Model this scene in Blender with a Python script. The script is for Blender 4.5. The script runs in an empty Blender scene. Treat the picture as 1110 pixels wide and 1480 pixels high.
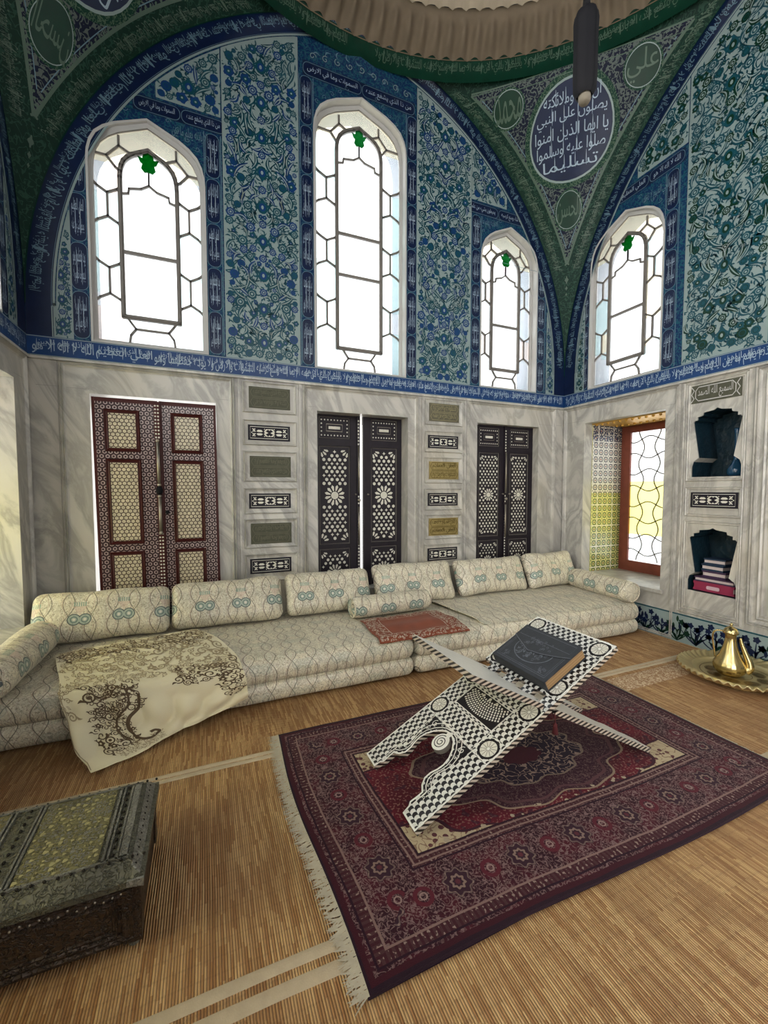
import bpy, bmesh, math, random, unicodedata
from mathutils import Vector, Matrix
from mathutils.geometry import tessellate_polygon
pi=math.pi
SC=bpy.context.scene; COL=SC.collection
sin,cos=math.sin,math.cos
W=5.58
# ------------------------------------------------------------------ node helper
class V:
    """a socket with operators, so a procedural pattern can be written as a formula"""
    def __init__(s,g,o): s.g=g; s.o=o
    def _m(s,op,*a,clamp=False):
        n=s.g.nt.nodes.new('ShaderNodeMath'); n.operation=op; n.use_clamp=clamp
        for i,x in enumerate(a):
            if isinstance(x,V): s.g.nt.links.new(x.o,n.inputs[i])
            else: n.inputs[i].default_value=x
        return V(s.g,n.outputs[0])
    def __add__(s,b): return s._m('ADD',s,b)
    __radd__=__add__
    def __sub__(s,b): return s._m('SUBTRACT',s,b)
    def __rsub__(s,b): return s._m('SUBTRACT',b,s)
    def __mul__(s,b): return s._m('MULTIPLY',s,b)
    __rmul__=__mul__
    def __truediv__(s,b): return s._m('DIVIDE',s,b)
    def abs(s): return s._m('ABSOLUTE',s)
    def floor(s): return s._m('FLOOR',s)
    def fract(s): return s._m('FRACT',s)
    def sin(s): return s._m('SINE',s)
    def cos(s): return s._m('COSINE',s)
    def sqrt(s): return s._m('SQRT',s)
    def pow(s,b): return s._m('POWER',s,b)
    def min(s,b): return s._m('MINIMUM',s,b)
    def max(s,b): return s._m('MAXIMUM',s,b)
    def lt(s,b): return s._m('LESS_THAN',s,b)
    def gt(s,b): return s._m('GREATER_THAN',s,b)
    def pp(s,b): return s._m('PINGPONG',s,b)
    def atan2(s,b): return s._m('ARCTAN2',s,b)
    def clamp(s): return s._m('ADD',s,0.0,clamp=True)
    def step(s,a,b):   # smoothstep a..b
        n=s.g.nt.nodes.new('ShaderNodeMapRange'); n.interpolation_type='SMOOTHSTEP'
        s.g.nt.links.new(s.o,n.inputs[0]); n.inputs[1].default_value=a; n.inputs[2].default_value=b
        return V(s.g,n.outputs[0])
class G:
    """one material: Principled shader plus helpers"""
    def __init__(s,name,base=(.5,.5,.5),rough=.6,metal=0.,spec=.5,sheen=0.):
        m=bpy.data.materials.new(name); m.use_nodes=True; s.m=m; s.nt=m.node_tree
        s.b=s.nt.nodes['Principled BSDF']; s.out=s.nt.nodes['Material Output']
        s.b.inputs['Base Color'].default_value=(*base,1); s.b.inputs['Roughness'].default_value=rough
        s.b.inputs['Metallic'].default_value=metal; s.b.inputs['Specular IOR Level'].default_value=spec
        if sheen: s.b.inputs['Sheen Weight'].default_value=sheen
        m.diffuse_color=(*base,1)
    def node(s,t): return s.nt.nodes.new(t)
    def pos(s):
        n=s.node('ShaderNodeTexCoord'); return n.outputs['Object']
    def attr(s,name='pc'):
        n=s.node('ShaderNodeAttribute'); n.attribute_name=name; return n.outputs['Vector']
    def xyz(s,vec):
        n=s.node('ShaderNodeSeparateXYZ'); s.nt.links.new(vec,n.inputs[0]); return [V(s,n.outputs[i]) for i in range(3)]
    def vec(s,x,y,z=0.):
        n=s.node('ShaderNodeCombineXYZ')
        for i,a in enumerate((x,y,z)):
            if isinstance(a,V): s.nt.links.new(a.o,n.inputs[i])
            else: n.inputs[i].default_value=a
        return n.outputs[0]
    def noise(s,vec,scale=5,detail=3,rough=.5,dist=0.,col=False):
        n=s.node('ShaderNodeTexNoise'); s.nt.links.new(vec,n.inputs['Vector'])
        n.inputs['Scale'].default_value=scale; n.inputs['Detail'].default_value=detail
        n.inputs['Roughness'].default_value=rough; n.inputs['Distortion'].default_value=dist
        return n.outputs['Color'] if col else V(s,n.outputs[0])
    def voro(s,vec,scale=5,feature='F1',rand=1.,out='Distance'):
        n=s.node('ShaderNodeTexVoronoi'); n.feature=feature; s.nt.links.new(vec,n.inputs['Vector'])
        n.inputs['Scale'].default_value=scale; n.inputs['Randomness'].default_value=rand
        return V(s,n.outputs[out]) if out!='Color' else n.outputs['Color']
    def mix(s,f,a,b):
        n=s.node('ShaderNodeMix'); n.data_type='RGBA'
        if isinstance(f,V): s.nt.links.new(f.o,n.inputs['Factor'])
        else: n.inputs['Factor'].default_value=f
        for k,x in (('A',a),('B',b)):
            i=[q for q in n.inputs if q.name==k and q.type=='RGBA'][0]
            if isinstance(x,tuple): i.default_value=(*x,1)
            else: s.nt.links.new(x,i)
        return [q for q in n.outputs if q.type=='RGBA'][0]
    def color(s,sock): s.nt.links.new(sock,s.b.inputs['Base Color'])
    def rough(s,v): s.nt.links.new(v.o,s.b.inputs['Roughness'])
    def metal(s,v): s.nt.links.new(v.o,s.b.inputs['Metallic'])
    def bump(s,h,strength=.3,dist=.01):
        n=s.node('ShaderNodeBump'); s.nt.links.new(h.o,n.inputs['Height'])
        n.inputs['Strength'].default_value=strength; n.inputs['Distance'].default_value=dist
        s.nt.links.new(n.outputs[0],s.b.inputs['Normal'])
MT={}
def simple(name,base,rough=.6,metal=0.,var=.15,scale=6.,bumps=None,spec=.25,sheen=0.):
    g=G(name,base,rough,metal,spec,sheen); p=g.pos()
    n=g.noise(p,scale,4)
    g.color(g.mix(n,tuple(c*(1-var) for c in base),tuple(min(1,c*(1+var)) for c in base)))
    if bumps: g.bump(g.noise(p,bumps[0],3),bumps[1],bumps[2])
    MT[name]=g.m; return g
# ------------------------------------------------------------------ materials
simple('glaze_navy',(0.0036,0.01008,0.0396),.33,var=.35,scale=9,bumps=(30,.2,.004))
simple('glaze_blue',(0.00576,0.036,0.1296),.33,var=.3,scale=9,bumps=(30,.2,.004))
simple('glaze_teal',(0.00576,0.054,0.0756),.33,var=.35,scale=14,bumps=(30,.2,.004))
simple('glaze_green',(0.00216,0.02592,0.0144),.33,var=.4,scale=9,bumps=(30,.2,.004))
simple('glaze_white',(0.216,0.276,0.272),.33,var=.14,scale=8,bumps=(30,.2,.004))
simple('glaze_white_calligraphy',(0.288,0.368,0.448),.3,var=.1)
simple('glaze_pale_line',(0.104,0.176,0.224),.3,var=.1)
simple('letter_pale_green',(0.062,0.1023,0.0744),.3,var=.1)
def arab(name,ground,line,scale,w=.05,second=None):
    g=G(name,ground,.45,spec=.15); p=g.pos()
    n=g.noise(p,scale,1.5,.5,.6); d=(n-.5).abs()
    n2=g.noise(p,scale*2.3,0,.5); sp=(n2-.5).abs()
    f=d.lt(w)
    c=g.mix(f,ground,line)
    if second: c=g.mix(n2.gt(.60),c,second)
    tile=g.xyz(p)
    g.color(c); g.bump(n,.15,.004); MT[name]=g.m
arab('arabesque_blue',(0.00496,0.02232,0.0775),(0.0217,0.0744,0.1116),22,.035,(.008,.065,.10))
arab('arabesque_navy',(0.00248,0.00496,0.01984),(0.0806,0.0992,0.093),24,.05)
arab('arabesque_green',(0.00186,0.01984,0.0124),(0.01364,0.04836,0.031),20,.03)
arab('arabesque_small_green',(0.0031,0.031,0.0186),(0.062,0.1054,0.0682),38,.04)
def marble():
    g=G('marble',(.6,.58,.53),.32); p=g.pos(); x,y,z=g.xyz(p)
    q=g.vec(x*1.0+z*.55+y*.6,z*.35-x*.15+y*.2,y)
    a=g.noise(q,3.2,6,.6,1.1); b=g.noise(p,1.3,3,.5)
    v=(a-.5).abs().step(-.02,.13)
    c=g.mix(v,(.27,.26,.24),(.50,.48,.435)); c=g.mix(b.step(.3,.75)*.7,c,(.39,.37,.33))
    st=g.noise(p,.9,2).step(.5,.75); c=g.mix(st*.35,c,(.50,.43,.30))
    g.color(c); g.bump(g.noise(p,40,3),.08,.003); MT['marble']=g.m
marble()
simple('marble_groove',(.26,.25,.235),.5)
simple('bronze',(.15,.135,.09),.42,.75,var=.3,scale=20,bumps=(70,.6,.004))
simple('bronze_letters',(.36,.31,.17),.35,.8)
simple('dull_bronze',(.075,.075,.052),.6,.3,var=.25,scale=20,bumps=(70,.5,.004))
simple('dull_bronze_letters',(.12,.12,.08),.5,.4)
simple('gilt_plate',(.42,.33,.14),.35,.85,var=.25,scale=20,bumps=(70,.5,.004))
simple('gilt_letters',(.13,.095,.03),.4,.7)
simple('black_stone',(.010,.008,.014),.5,spec=.2)
simple('pearl_inlay',(.62,.60,.52),.25,var=.18,scale=60)
simple('wood_red',(.050,.008,.007),.45,var=.3,scale=18)
simple('wood_dark',(.013,.009,.014),.5,var=.3,scale=18)
simple('wood_window',(.20,.055,.035),.35,var=.3,scale=12)
simple('gilt',(.62,.36,.08),.35,.6,bumps=(50,.7,.01))
simple('lead',(.16,.145,.13),.55,var=.1)
simple('plaster_trim',(0.425,0.4165,0.3995),.7,var=.08)
simple('stucco_drum',(0.152,0.116,0.08),.8,var=.25,scale=6)
simple('stucco_light',(0.336,0.28,0.208),.8,var=.2,scale=9)
simple('dome_paint',(.012,.018,.035),.8,var=.4,scale=4)
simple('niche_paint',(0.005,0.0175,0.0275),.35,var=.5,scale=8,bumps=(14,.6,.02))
simple('iron',(.006,.006,.008),.7,spec=.15)
def pearl_wood(name,ground,pearl,P,R,r2=0):
    """hexagonal mother-of-pearl pieces set in wood: two offset grids of dots in the (pc) plane"""
    g=G(name,ground,.3); x,y,z=g.xyz(g.attr())
    def grid(ox,oy):
        a=((x+ox)/P).fract()-.5; b=((y+oy)/(P*1.732)).fract()-.5
        a=a.abs()*P; b=b.abs()*P*1.732
        return a.max(a*.5+b*.866)
    d=grid(0.,0.).min(grid(P/2,P*.866))
    f=d.lt(R)
    if r2: f=f*(d.gt(r2))
    n=g.noise(g.attr(),30,2)
    pc=g.mix(n.step(.3,.7),tuple(c*.7 for c in pearl),pearl)
    g.color(g.mix(f,ground,pc)); MT[name]=g.m
pearl_wood('pearl_hexagons',(.03,.008,.006),(.60,.53,.38),.034,.0138)
pearl_wood('pearl_rings',(.022,.004,.007),(.46,.36,.35),.043,.0150,.0082)
def checks():
    g=G('pearl_chevrons',(.7,.7,.66),.28); x,y,z=g.xyz(g.attr())
    row=x/.026; fv=row.fract()-.5; bow=(fv*fv)*.030
    k=((y+bow)/.040+row.floor()*.5).fract()
    n=g.noise(g.attr(),60,2)
    wcol=g.mix(n,(.50,.50,.46),(.76,.75,.70))
    g.color(g.mix(k.lt(.5),wcol,(.008,.007,.008))); MT['pearl_chevrons']=g.m
checks()
def edgechecks():
    g=G('edge_checks',(.5,.5,.45),.35); x,y,z=g.xyz(g.attr())
    k=((x*.8+y*.6+z*.9)/.026).fract()
    g.color(g.mix(k.lt(.5),(.42,.36,.29),(.010,.008,.008))); MT['edge_checks']=g.m
edgechecks()
simple('pearl_white',(.70,.69,.63),.3,var=.12,scale=30)
simple('ebony',(.008,.006,.008),.5)
def brocade(name='brocade',K=1.):
    g=G(name,(.5,.49,.4),.42,sheen=.08); u,v,w=g.xyz(g.attr())
    Pu,Pv=.29,.36
    def ogee(pu,pv,amp,wd,ph=0.):
        s=(v*(2*pi/pv)).sin()*amp
        a=(((u-s+ph)/pu).fract()-.5).abs()*pu
        b=(((u+s+ph)/pu).fract()-.5).abs()*pu
        return a.min(b).lt(wd)
    big=ogee(Pu/2,Pv,Pu*.13,.0028); big2=ogee(Pu/2,Pv,Pu*.10,.0022,.012)
    small=ogee(Pu/4,Pv/3,Pu*.05,.0018)
    sc=g.noise(g.attr(),42,1.,.5,.8); scr=(sc-.5).abs().lt(.034)
    sc2=g.noise(g.attr(),18,2.,.5)
    base=g.mix(g.noise(g.attr(),7,2).step(.35,.65),(.64,.58,.43),(.50,.465,.355))
    c=g.mix(scr*.7,base,(.22,.20,.15)); c=g.mix((g.noise(g.attr(),30,1.,.5,.6)-.5).abs().lt(.03)*.6,c,(.74,.70,.58))
    c=g.mix(small*.6,c,(.34,.25,.20))
    c=g.mix(big*.9,c,(.12,.105,.08)); c=g.mix(big2*.6,c,(.42,.30,.24))
    # paired teal roundels under a comb-shaped crown
    cu=((u/Pu).fract()-.5).abs()*Pu; cv=((v/Pv).fract()-.42)*Pv
    d=((cu-.034)*(cu-.034)+cv*cv).sqrt()
    lobe=d.lt(.042); c=g.mix(lobe*(.75*K),c,(.24,.33,.28))
    ring=(d-.040).abs().lt(.0035); c=g.mix(ring*K,c,(.08,.10,.10))
    ring2=(d-.021).abs().lt(.003); c=g.mix(ring2*K,c,(.10,.15,.14)); c=g.mix(d.lt(.010)*K,c,(.62,.58,.50))
    cr=(cv-.115); crown=cr.abs().lt(.016)*cu.lt(.042)*((u*70).fract().lt(.55)); c=g.mix(crown*(.8*K),c,(.15,.27,.22))
    cone=cu.lt((.105-cv)*-.0+ (cv-.035)*.75)*cv.gt(.04)*cv.lt(.098); c=g.mix(cone*(.5*K),c,(.56,.40,.32))
    g.color(c)
    g.bump(sc+big*.3+g.noise(g.attr(),260,1)*.3,.22,.004); g.rough(sc2*.25+.30); MT[name]=g.m
brocade(); brocade('brocade_seat',.22)
def mat_straw():
    g=G('straw',(.4,.22,.09),.65); x,y,z=g.xyz(g.pos())
    wob=g.noise(g.vec(x*2.,y*2.,0.),2.,2)*.006
    cell=((x+wob)*115).floor(); 
    rid=(((x+wob)*115).fract()-.5).abs()*2
    seg=((y+g.noise(g.vec(cell*.37,0.,0.),1.,0)*.6)/.11)
    rn=g.noise(g.vec(cell*.731,seg.floor()*.913,0.),3.1,0)
    big=g.noise(g.vec(x,y*1.,0.),1.6,3); blot=g.noise(g.vec(x*9,y*2.5,0.),1.,3)
    c=g.mix(rn.step(.3,.7),(.42,.20,.068),(.74,.47,.215))
    c=g.mix(blot.step(.42,.7)*.5,c,(.32,.15,.058)); c=g.mix(big.step(.45,.7)*.35,c,(.30,.14,.055))
    knot=((y/.052).fract()-.5).abs().lt(.07)*(((x*40).fract()).lt(.8)); c=g.mix(knot*.16,c,(.16,.075,.03))
    c=g.mix(rid.gt(.72)*.75,c,(.075,.032,.014))
    g.color(c); g.bump((1-rid)*1.0+rn*.5-knot*.4,.9,.006); MT['straw']=g.m
mat_straw()
simple('straw_ground',(.16,.08,.035),.8)
simple('binding_cloth',(.46,.37,.25),.85,var=.15,scale=25,bumps=(200,.4,.002))
def binding_orn():
    g=G('woven_border',(.4,.25,.14),.8); p=g.pos()
    n=g.noise(p,34,1,.5,.8); d=(n-.5).abs().lt(.05)
    g.color(g.mix(d,(.30,.17,.085),(.55,.42,.27))); g.bump(n,.3,.003); MT['woven_border']=g.m
binding_orn()
RL,RW=2.44,1.475
def rug():
    g=G('rug_pile',(.1,.01,.02),.95,spec=.1,sheen=.06); u,v,w=g.xyz(g.attr())
    p=g.attr()
    wn=g.noise(p,6,2)*.012-.006
    du=u.min(RL-u)+wn; dv=v.min(RW-v)+wn; d=du.min(dv)
    fine=g.noise(p,48,1.2,.5,.9); f1=(fine-.5).abs().lt(.035)
    f2=g.noise(p,85,0).gt(.62)
    md=g.noise(p,24,1.,.5,.6); f3=(md-.5).abs().lt(.03)
    red=g.mix(g.noise(p,5,3).step(.35,.7),(.070,.004,.010),(.135,.007,.018))
    # field
    fx=(u-RL/2).abs(); fy=(v-RW/2).abs()
    field=g.mix(f2*.55,red,(.30,.16,.13)); field=g.mix(g.noise(p,30,0).gt(.66)*.7,field,(.03,.008,.02))
    th=(fy/.34).atan2(fx/.62); r=((fx/.62)*(fx/.62)+(fy/.34)*(fy/.34)).sqrt()*(1+(th*8).cos()*.07+(th*16).cos()*.03)
    field=g.mix(r.lt(1.),field,(.035,.006,.016)); field=g.mix(r.lt(1.)*f1*.45,field,(.22,.14,.12))
    field=g.mix((r-1.).abs().lt(.013),field,(.28,.20,.14)); field=g.mix((r-.90).abs().lt(.02),field,(.10,.04,.045))
    field=g.mix(r.lt(.6),field,(.018,.010,.022)); field=g.mix(r.lt(.6)*f3,field,(.30,.21,.17)); field=g.mix((r-.6).abs().lt(.013),field,(.22,.16,.12))
    field=g.mix(r.lt(.2),field,(.055,.008,.016))
    # cream corner spandrels
    s=(fx/(RL/2-.36))+(fy/(RW/2-.36)); th2=(fx*26).cos()*.05+(fy*34).sin()*.06
    sp=(s+th2).gt(1.52); spots=g.voro(p,26).lt(.33)
    cream=g.mix(spots,(.50,.40,.25),(.10,.030,.035)); cream=g.mix(f3*.7,cream,(.16,.07,.05))
    field=g.mix(sp,field,cream); field=g.mix((s+th2-1.49).abs().lt(.022),field,(.04,.01,.02))
    tri=((fy-(RW/2-.385))/.03+((u/.17).fract()-.5).abs()*2.6).gt(.35)*fy.gt(RW/2-.42); field=g.mix(tri*spots,field,(.42,.34,.24))
    # borders
    al=g.mix(du.lt(dv),g.vec(u,0.,0.),g.vec(v+.07,0.,0.)); ax=g.xyz(al)[0]
    cc=((ax/.30).fract()-.5)*.30; rb=(((d-.205)*(d-.205))+cc*cc).sqrt()
    an=(d-.205).atan2(cc); rr=rb*(1+(an*8).cos()*.12)
    bor=g.mix(g.noise(p,9,2).step(.4,.65),(.030,.006,.012),(.070,.008,.016))
    bor=g.mix(f1,bor,(.20,.125,.12)); bor=g.mix(f2*.5,bor,(.22,.13,.13))
    bor=g.mix(rr.lt(.058),bor,(.035,.012,.022)); bor=g.mix((rr-.052).abs().lt(.0035)*f2.max(.5),bor,(.26,.18,.15)); bor=g.mix((rr-.024).abs().lt(.005),bor,(.24,.16,.13)); bor=g.mix(rr.lt(.010),bor,(.10,.02,.03))
    cc2=(((ax/.30)+.5).fract()-.5)*.30; rb2=(((d-.205)*(d-.205))+cc2*cc2).sqrt()
    bor=g.mix((rb2-.032).abs().lt(.008),bor,(.10,.012,.022)); bor=g.mix((rb2-.013).abs().lt(.003),bor,(.30,.20,.18))
    gd=((ax/.022).fract()-.5).abs().lt(.26)*f2.max(.25); guard=g.mix(gd*f2.max(.35),(.05,.010,.016),(.30,.21,.18))
    c=g.mix(d.gt(.325),bor,g.mix(d.gt(.372),guard,field))
    c=g.mix((d-.075).abs().lt(.020),c,guard)
    for q in (.052,.098,.318,.334,.372,.36): c=g.mix((d-q).abs().lt(.0042),c,(.24,.15,.13) if q in(.098,.334,.36) else (.02,.004,.012))
    c=g.mix(d.lt(.034),c,(.045,.006,.012)); c=g.mix(d.lt(.014),c,(.02,.008,.016))
    c=g.mix(.22,c,(.012,.003,.006)); g.color(c); g.bump(g.noise(p,300,2)+md*.6,.5,.004); MT['rug_pile']=g.m
rug()
simple('fringe',(.42,.37,.28),.9,var=.2,scale=40)
simple('satin',(.74,.67,.46),.42,var=.08,scale=5,bumps=(160,.2,.002),sheen=.3)
simple('embroidery',(.10,.065,.035),.6,var=.5,scale=60)
simple('embroidery_light',(.36,.29,.18),.6,var=.3,scale=60)
simple('velvet_brown',(.19,.040,.015),.8,var=.35,scale=9,sheen=.1)
simple('velvet_dark',(.11,.035,.022),.75,var=.3,scale=20)
simple('silver_thread',(.52,.44,.35),.5,var=.2,scale=60)
def leather():
    g=G('book_leather',(.012,.013,.016),.42,spec=.35); p=g.attr(); n=g.noise(p,90,2); 
    g.color(g.mix(g.noise(p,12,3),(.014,.015,.019),(.038,.041,.048))); g.bump(n,.25,.002); MT['book_leather']=g.m
leather()
simple('leather_relief',(.11,.12,.14),.3,var=.5,scale=70)
def pages():
    g=G('page_edges',(.3,.19,.09),.75); x,y,z=g.xyz(g.attr())
    g.color(g.mix((z*420).sin().step(-.6,.8)*.5,(.26,.155,.065),(.13,.075,.03))); g.bump((z*420).sin(),.3,.001); MT['page_edges']=g.m
pages()
simple('cord_red',(.06,.01,.012),.8)
def brass(name,base,r,bs,bst):
    g=G(name,base,r,1.); p=g.pos(); n=g.noise(p,bs,3)
    g.color(g.mix(g.noise(p,8,3),tuple(c*.7 for c in base),base)); g.bump(n,bst,.002); MT[name]=g.m
brass('brass',(.60,.47,.22),.26,60,.12); brass('brass_pale',(.80,.68,.38),.42,60,.2)
brass('brass_engraved',(.30,.21,.09),.4,120,.8)
brass('brass_dark',(.20,.12,.04),.4,90,.5)
def chestm(name,a,b,s=36,metal=.45):
    s*=1.9
    g=G(name,a,.42,metal); p=g.pos()
    vo=g.voro(p,s); n=g.noise(p,s*.9,2,.5,.8); d=(n-.5).abs().step(0.,.07)
    gn=g.noise(p,5,3)
    c=g.mix(gn.step(.35,.7),a,b); c=g.mix(d,tuple(x*.45 for x in a),c)
    g.color(c); g.bump(vo*.7+d*.8,.8,.006); MT[name]=g.m
chestm('chest_metal',(.13,.125,.085),(.075,.072,.055)); chestm('chest_gold',(.22,.20,.09),(.10,.085,.045),34)
chestm('chest_front',(.022,.011,.006),(.045,.025,.013),34,.2); chestm('chest_strip',(.26,.255,.22),(.11,.105,.085),50)
simple('gold_boss',(.40,.36,.18),.4,.4,var=.4,scale=60)
simple('stud',(.02,.016,.012),.4,.5)
simple('silver_nail',(.30,.27,.22),.35,.8)
def jamb_tiles():
    g=G('jamb_tiles',(.6,.6,.5),.22); u,v,w=g.xyz(g.attr())
    P=.264
    a=((u/P).fract()-.5)*P; b=((v/P).fract()-.5)*P
    grout=(a.abs().max(b.abs())).gt(.1270)
    q=.088; a2=((u/q).fract()-.5).abs()*q; b2=((v/q).fract()-.5).abs()*q
    r=(a2*a2+b2*b2).sqrt(); n=g.noise(g.attr(),50,1)
    m=((r-.030).abs().lt(.008)).max(r.lt(.013)); m2=(a2-b2).abs().lt(.0035)*r.gt(.034)
    low=v.lt(1.47)
    ground=g.mix(low,(.62,.60,.52),(.60,.58,.22))
    top=v.gt(2.1)
    ink=g.mix(low,(.10,.09,.10),(.10,.13,.05)); 
    c=g.mix(m.max(m2),ground,ink); c=g.mix(r.lt(.006),c,(.45,.12,.05)); c=g.mix(top*(n.gt(.5)),c,(.03,.04,.08)); c=g.mix(grout,c,(.66,.64,.58))
    g.color(c); MT['jamb_tiles']=g.m
jamb_tiles()
def glassm(name,tint,tr=.5,lead=None):
    m=bpy.data.materials.new(name); m.use_nodes=True; nt=m.node_tree; nt.nodes.clear()
    g=G.__new__(G); g.m=m; g.nt=nt
    o=nt.nodes.new('ShaderNodeOutputMaterial'); t=nt.nodes.new('ShaderNodeBsdfTransparent'); l=nt.nodes.new('ShaderNodeBsdfTranslucent'); gl=nt.nodes.new('ShaderNodeBsdfGlossy')
    gl.inputs['Roughness'].default_value=.1
    mx=nt.nodes.new('ShaderNodeMixShader'); m2=nt.nodes.new('ShaderNodeMixShader')
    n=g.noise(g.pos(),2.2,2); c=g.mix(n.step(.35,.65),tint,tuple(min(1,x*.9+.08*k) for x,k in zip(tint,(.75,.95,1.))))
    nt.links.new(c,t.inputs[0]); nt.links.new(c,l.inputs[0]); mx.inputs[0].default_value=1-tr
    nt.links.new(t.outputs[0],mx.inputs[1]); nt.links.new(l.outputs[0],mx.inputs[2]); m2.inputs[0].default_value=.05
    nt.links.new(mx.outputs[0],m2.inputs[1]); nt.links.new(gl.outputs[0],m2.inputs[2]); nt.links.new(m2.outputs[0],o.inputs[0]); MT[name]=m
glassm('glass_clear',(.93,.95,.97),.8); glassm('glass_cream',(.93,.90,.80),.75); glassm('glass_pale_blue',(.82,.92,.93),.75); glassm('glass_rose',(.93,.88,.86),.75)
glassm('glass_green',(.01,.22,.05),.8); glassm('glass_yellow',(.93,.88,.45),.7)
SKY=12.5; SKYN=3.2; EXPO=0.0
# ------------------------------------------------------------------ mesh helpers
LOC={}
class MB:
    def __init__(s,mat='marble'): s.v=[]; s.f=[]; s.m=[]; s.pc=[]; s.mat=mat; s.sm=[]
    def add(s,vs,fs,mat=None,pcs=None,smooth=False):
        b=len(s.v); s.v+= [tuple(p) for p in vs]
        s.pc+= [tuple(p) for p in (pcs if pcs else vs)]
        s.f+= [tuple(b+i for i in f) for f in fs]; s.m+=[mat or s.mat]*len(fs); s.sm+=[smooth]*len(fs)
    def box(s,x0,x1,y0,y1,z0,z1,mat=None,T=None):
        P=[(x,y,z) for x in(x0,x1) for y in(y0,y1) for z in(z0,z1)]
        s.add([T(*p) for p in P] if T else P,[(0,1,3,2),(4,6,7,5),(0,4,5,1),(2,3,7,6),(0,2,6,4),(1,5,7,3)],mat,pcs=[(p[0],p[2],p[1]) for p in P] if T else P)
    def prism(s,loop,h0,h1,T=None,mat=None,side=None,pcf=None):
        n=len(loop); P=[(a,b,h0) for a,b in loop]+[(a,b,h1) for a,b in loop]
        Q=[T(*p) for p in P] if T else P; pc=[(p[0],p[1],p[2]) for p in P]
        s.add(Q,[tuple(range(n)),tuple(range(2*n-1,n-1,-1))],mat,pc)
        s.add(Q,[(i,(i+1)%n,n+(i+1)%n,n+i) for i in range(n)],side or mat,pc)
    def grid(s,fn,nu,nv,mat=None,pcf=None,closeu=False,smooth=True):
        P=[];C=[]
        for i in range(nu+1):
            for j in range(nv+1):
                P.append(fn(i/nu,j/nv)); C.append(pcf(i/nu,j/nv) if pcf else P[-1])
        s.add(P,[(i*(nv+1)+j,(i+1)*(nv+1)+j,(i+1)*(nv+1)+j+1,i*(nv+1)+j+1) for i in range(nu) for j in range(nv)],mat,C,smooth)
    def tube(s,pts,r,n=8,mat=None,rf=None):
        pts=[Vector(p) for p in pts]; P=[];N=len(pts)
        for i,p in enumerate(pts):
            t=(pts[min(N-1,i+1)]-pts[max(0,i-1)]).normalized()
            a=t.orthogonal().normalized() if i==0 else (a-t*a.dot(t)).normalized()
            b=t.cross(a); rr=rf(i/(N-1)) if rf else r
            for k in range(n): P.append(p+a*rr*cos(2*pi*k/n)+b*rr*sin(2*pi*k/n))
        F=[(i*n+k,i*n+(k+1)%n,(i+1)*n+(k+1)%n,(i+1)*n+k) for i in range(N-1) for k in range(n)]
        F+=[tuple(range(n-1,-1,-1)),tuple((N-1)*n+k for k in range(n))]
        s.add(P,F,mat,smooth=True)
    def lathe(s,prof,c,n=32,mat=None,flute=None,arc=1.,smooth=True):
        P=[];N=len(prof)
        for i,(r,z) in enumerate(prof):
            for k in range(n):
                a=2*pi*k/n; rr=r+(flute(i,a,r) if flute else 0)
                P.append((c[0]+rr*cos(a),c[1]+rr*sin(a),c[2]+z))
        F=[(i*n+k,i*n+(k+1)%n,(i+1)*n+(k+1)%n,(i+1)*n+k) for i in range(N-1) for k in range(n)]
        s.add(P,F,mat,smooth=smooth)
    def ball(s,c,r,n=8,mat=None,sz=1.):
        s.lathe([(r*sin(pi*i/(n//2+1))+1e-4,-r*sz*cos(pi*i/(n//2+1))) for i in range(n//2+2)],c,n,mat)
    def slab(s,outer,holes,h0,h1,T,mat=None):
        loops=[outer]+holes; tri=tessellate_polygon([[Vector((a,b,0)) for a,b in L] for L in loops])
        flat=[q for L in loops for q in L]
        for h in (h0,h1): s.add([T(a,b,h) for a,b in flat],tri,mat,[(a,b,h) for a,b in flat])
        for L in loops:
            n=len(L); P=[(a,b,h0) for a,b in L]+[(a,b,h1) for a,b in L]
            s.add([T(*p) for p in P],[(i,(i+1)%n,n+(i+1)%n,n+i) for i in range(n)],mat,P)
def obj(name,mb,parent=None,kind=None,weld=False):
    off=LOC.get(parent.name,Vector()) if parent else Vector()
    me=bpy.data.meshes.new(name); me.from_pydata([(p[0]-off[0],p[1]-off[1],p[2]-off[2]) for p in mb.v],[],mb.f)
    names=[]; 
    for m in mb.m:
        if m not in names: names.append(m)
    for m in names: me.materials.append(MT[m])
    ix={m:i for i,m in enumerate(names)}
    me.polygons.foreach_set('material_index',[ix[m] for m in mb.m])
    me.polygons.foreach_set('use_smooth',mb.sm)
    at=me.attributes.new('pc','FLOAT_VECTOR','POINT'); at.data.foreach_set('vector',[c for p in mb.pc for c in p])
    me.validate(); me.update()
    o=bpy.data.objects.new(name,me); COL.objects.link(o)
    if parent: o.parent=parent
    if kind: o['kind']=kind
    LOC[o.name]=off
    return o
def fixn(o,weld=None):
    bm=bmesh.new(); bm.from_mesh(o.data)
    if weld: bmesh.ops.remove_doubles(bm,verts=bm.verts,dist=weld)
    bmesh.ops.recalc_face_normals(bm,faces=bm.faces); bm.to_mesh(o.data); bm.free()
def thing(name,label,cat,loc=(0,0,0),group=None):
    o=bpy.data.objects.new(name,None); COL.objects.link(o); o.location=loc; o.empty_display_size=.1
    o['label']=label; o['category']=cat
    if group: o['group']=group
    LOC[o.name]=Vector(loc); return o
def tag(o,label,cat,group=None):
    o['label']=label; o['category']=cat
    if group: o['group']=group
    return o
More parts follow.
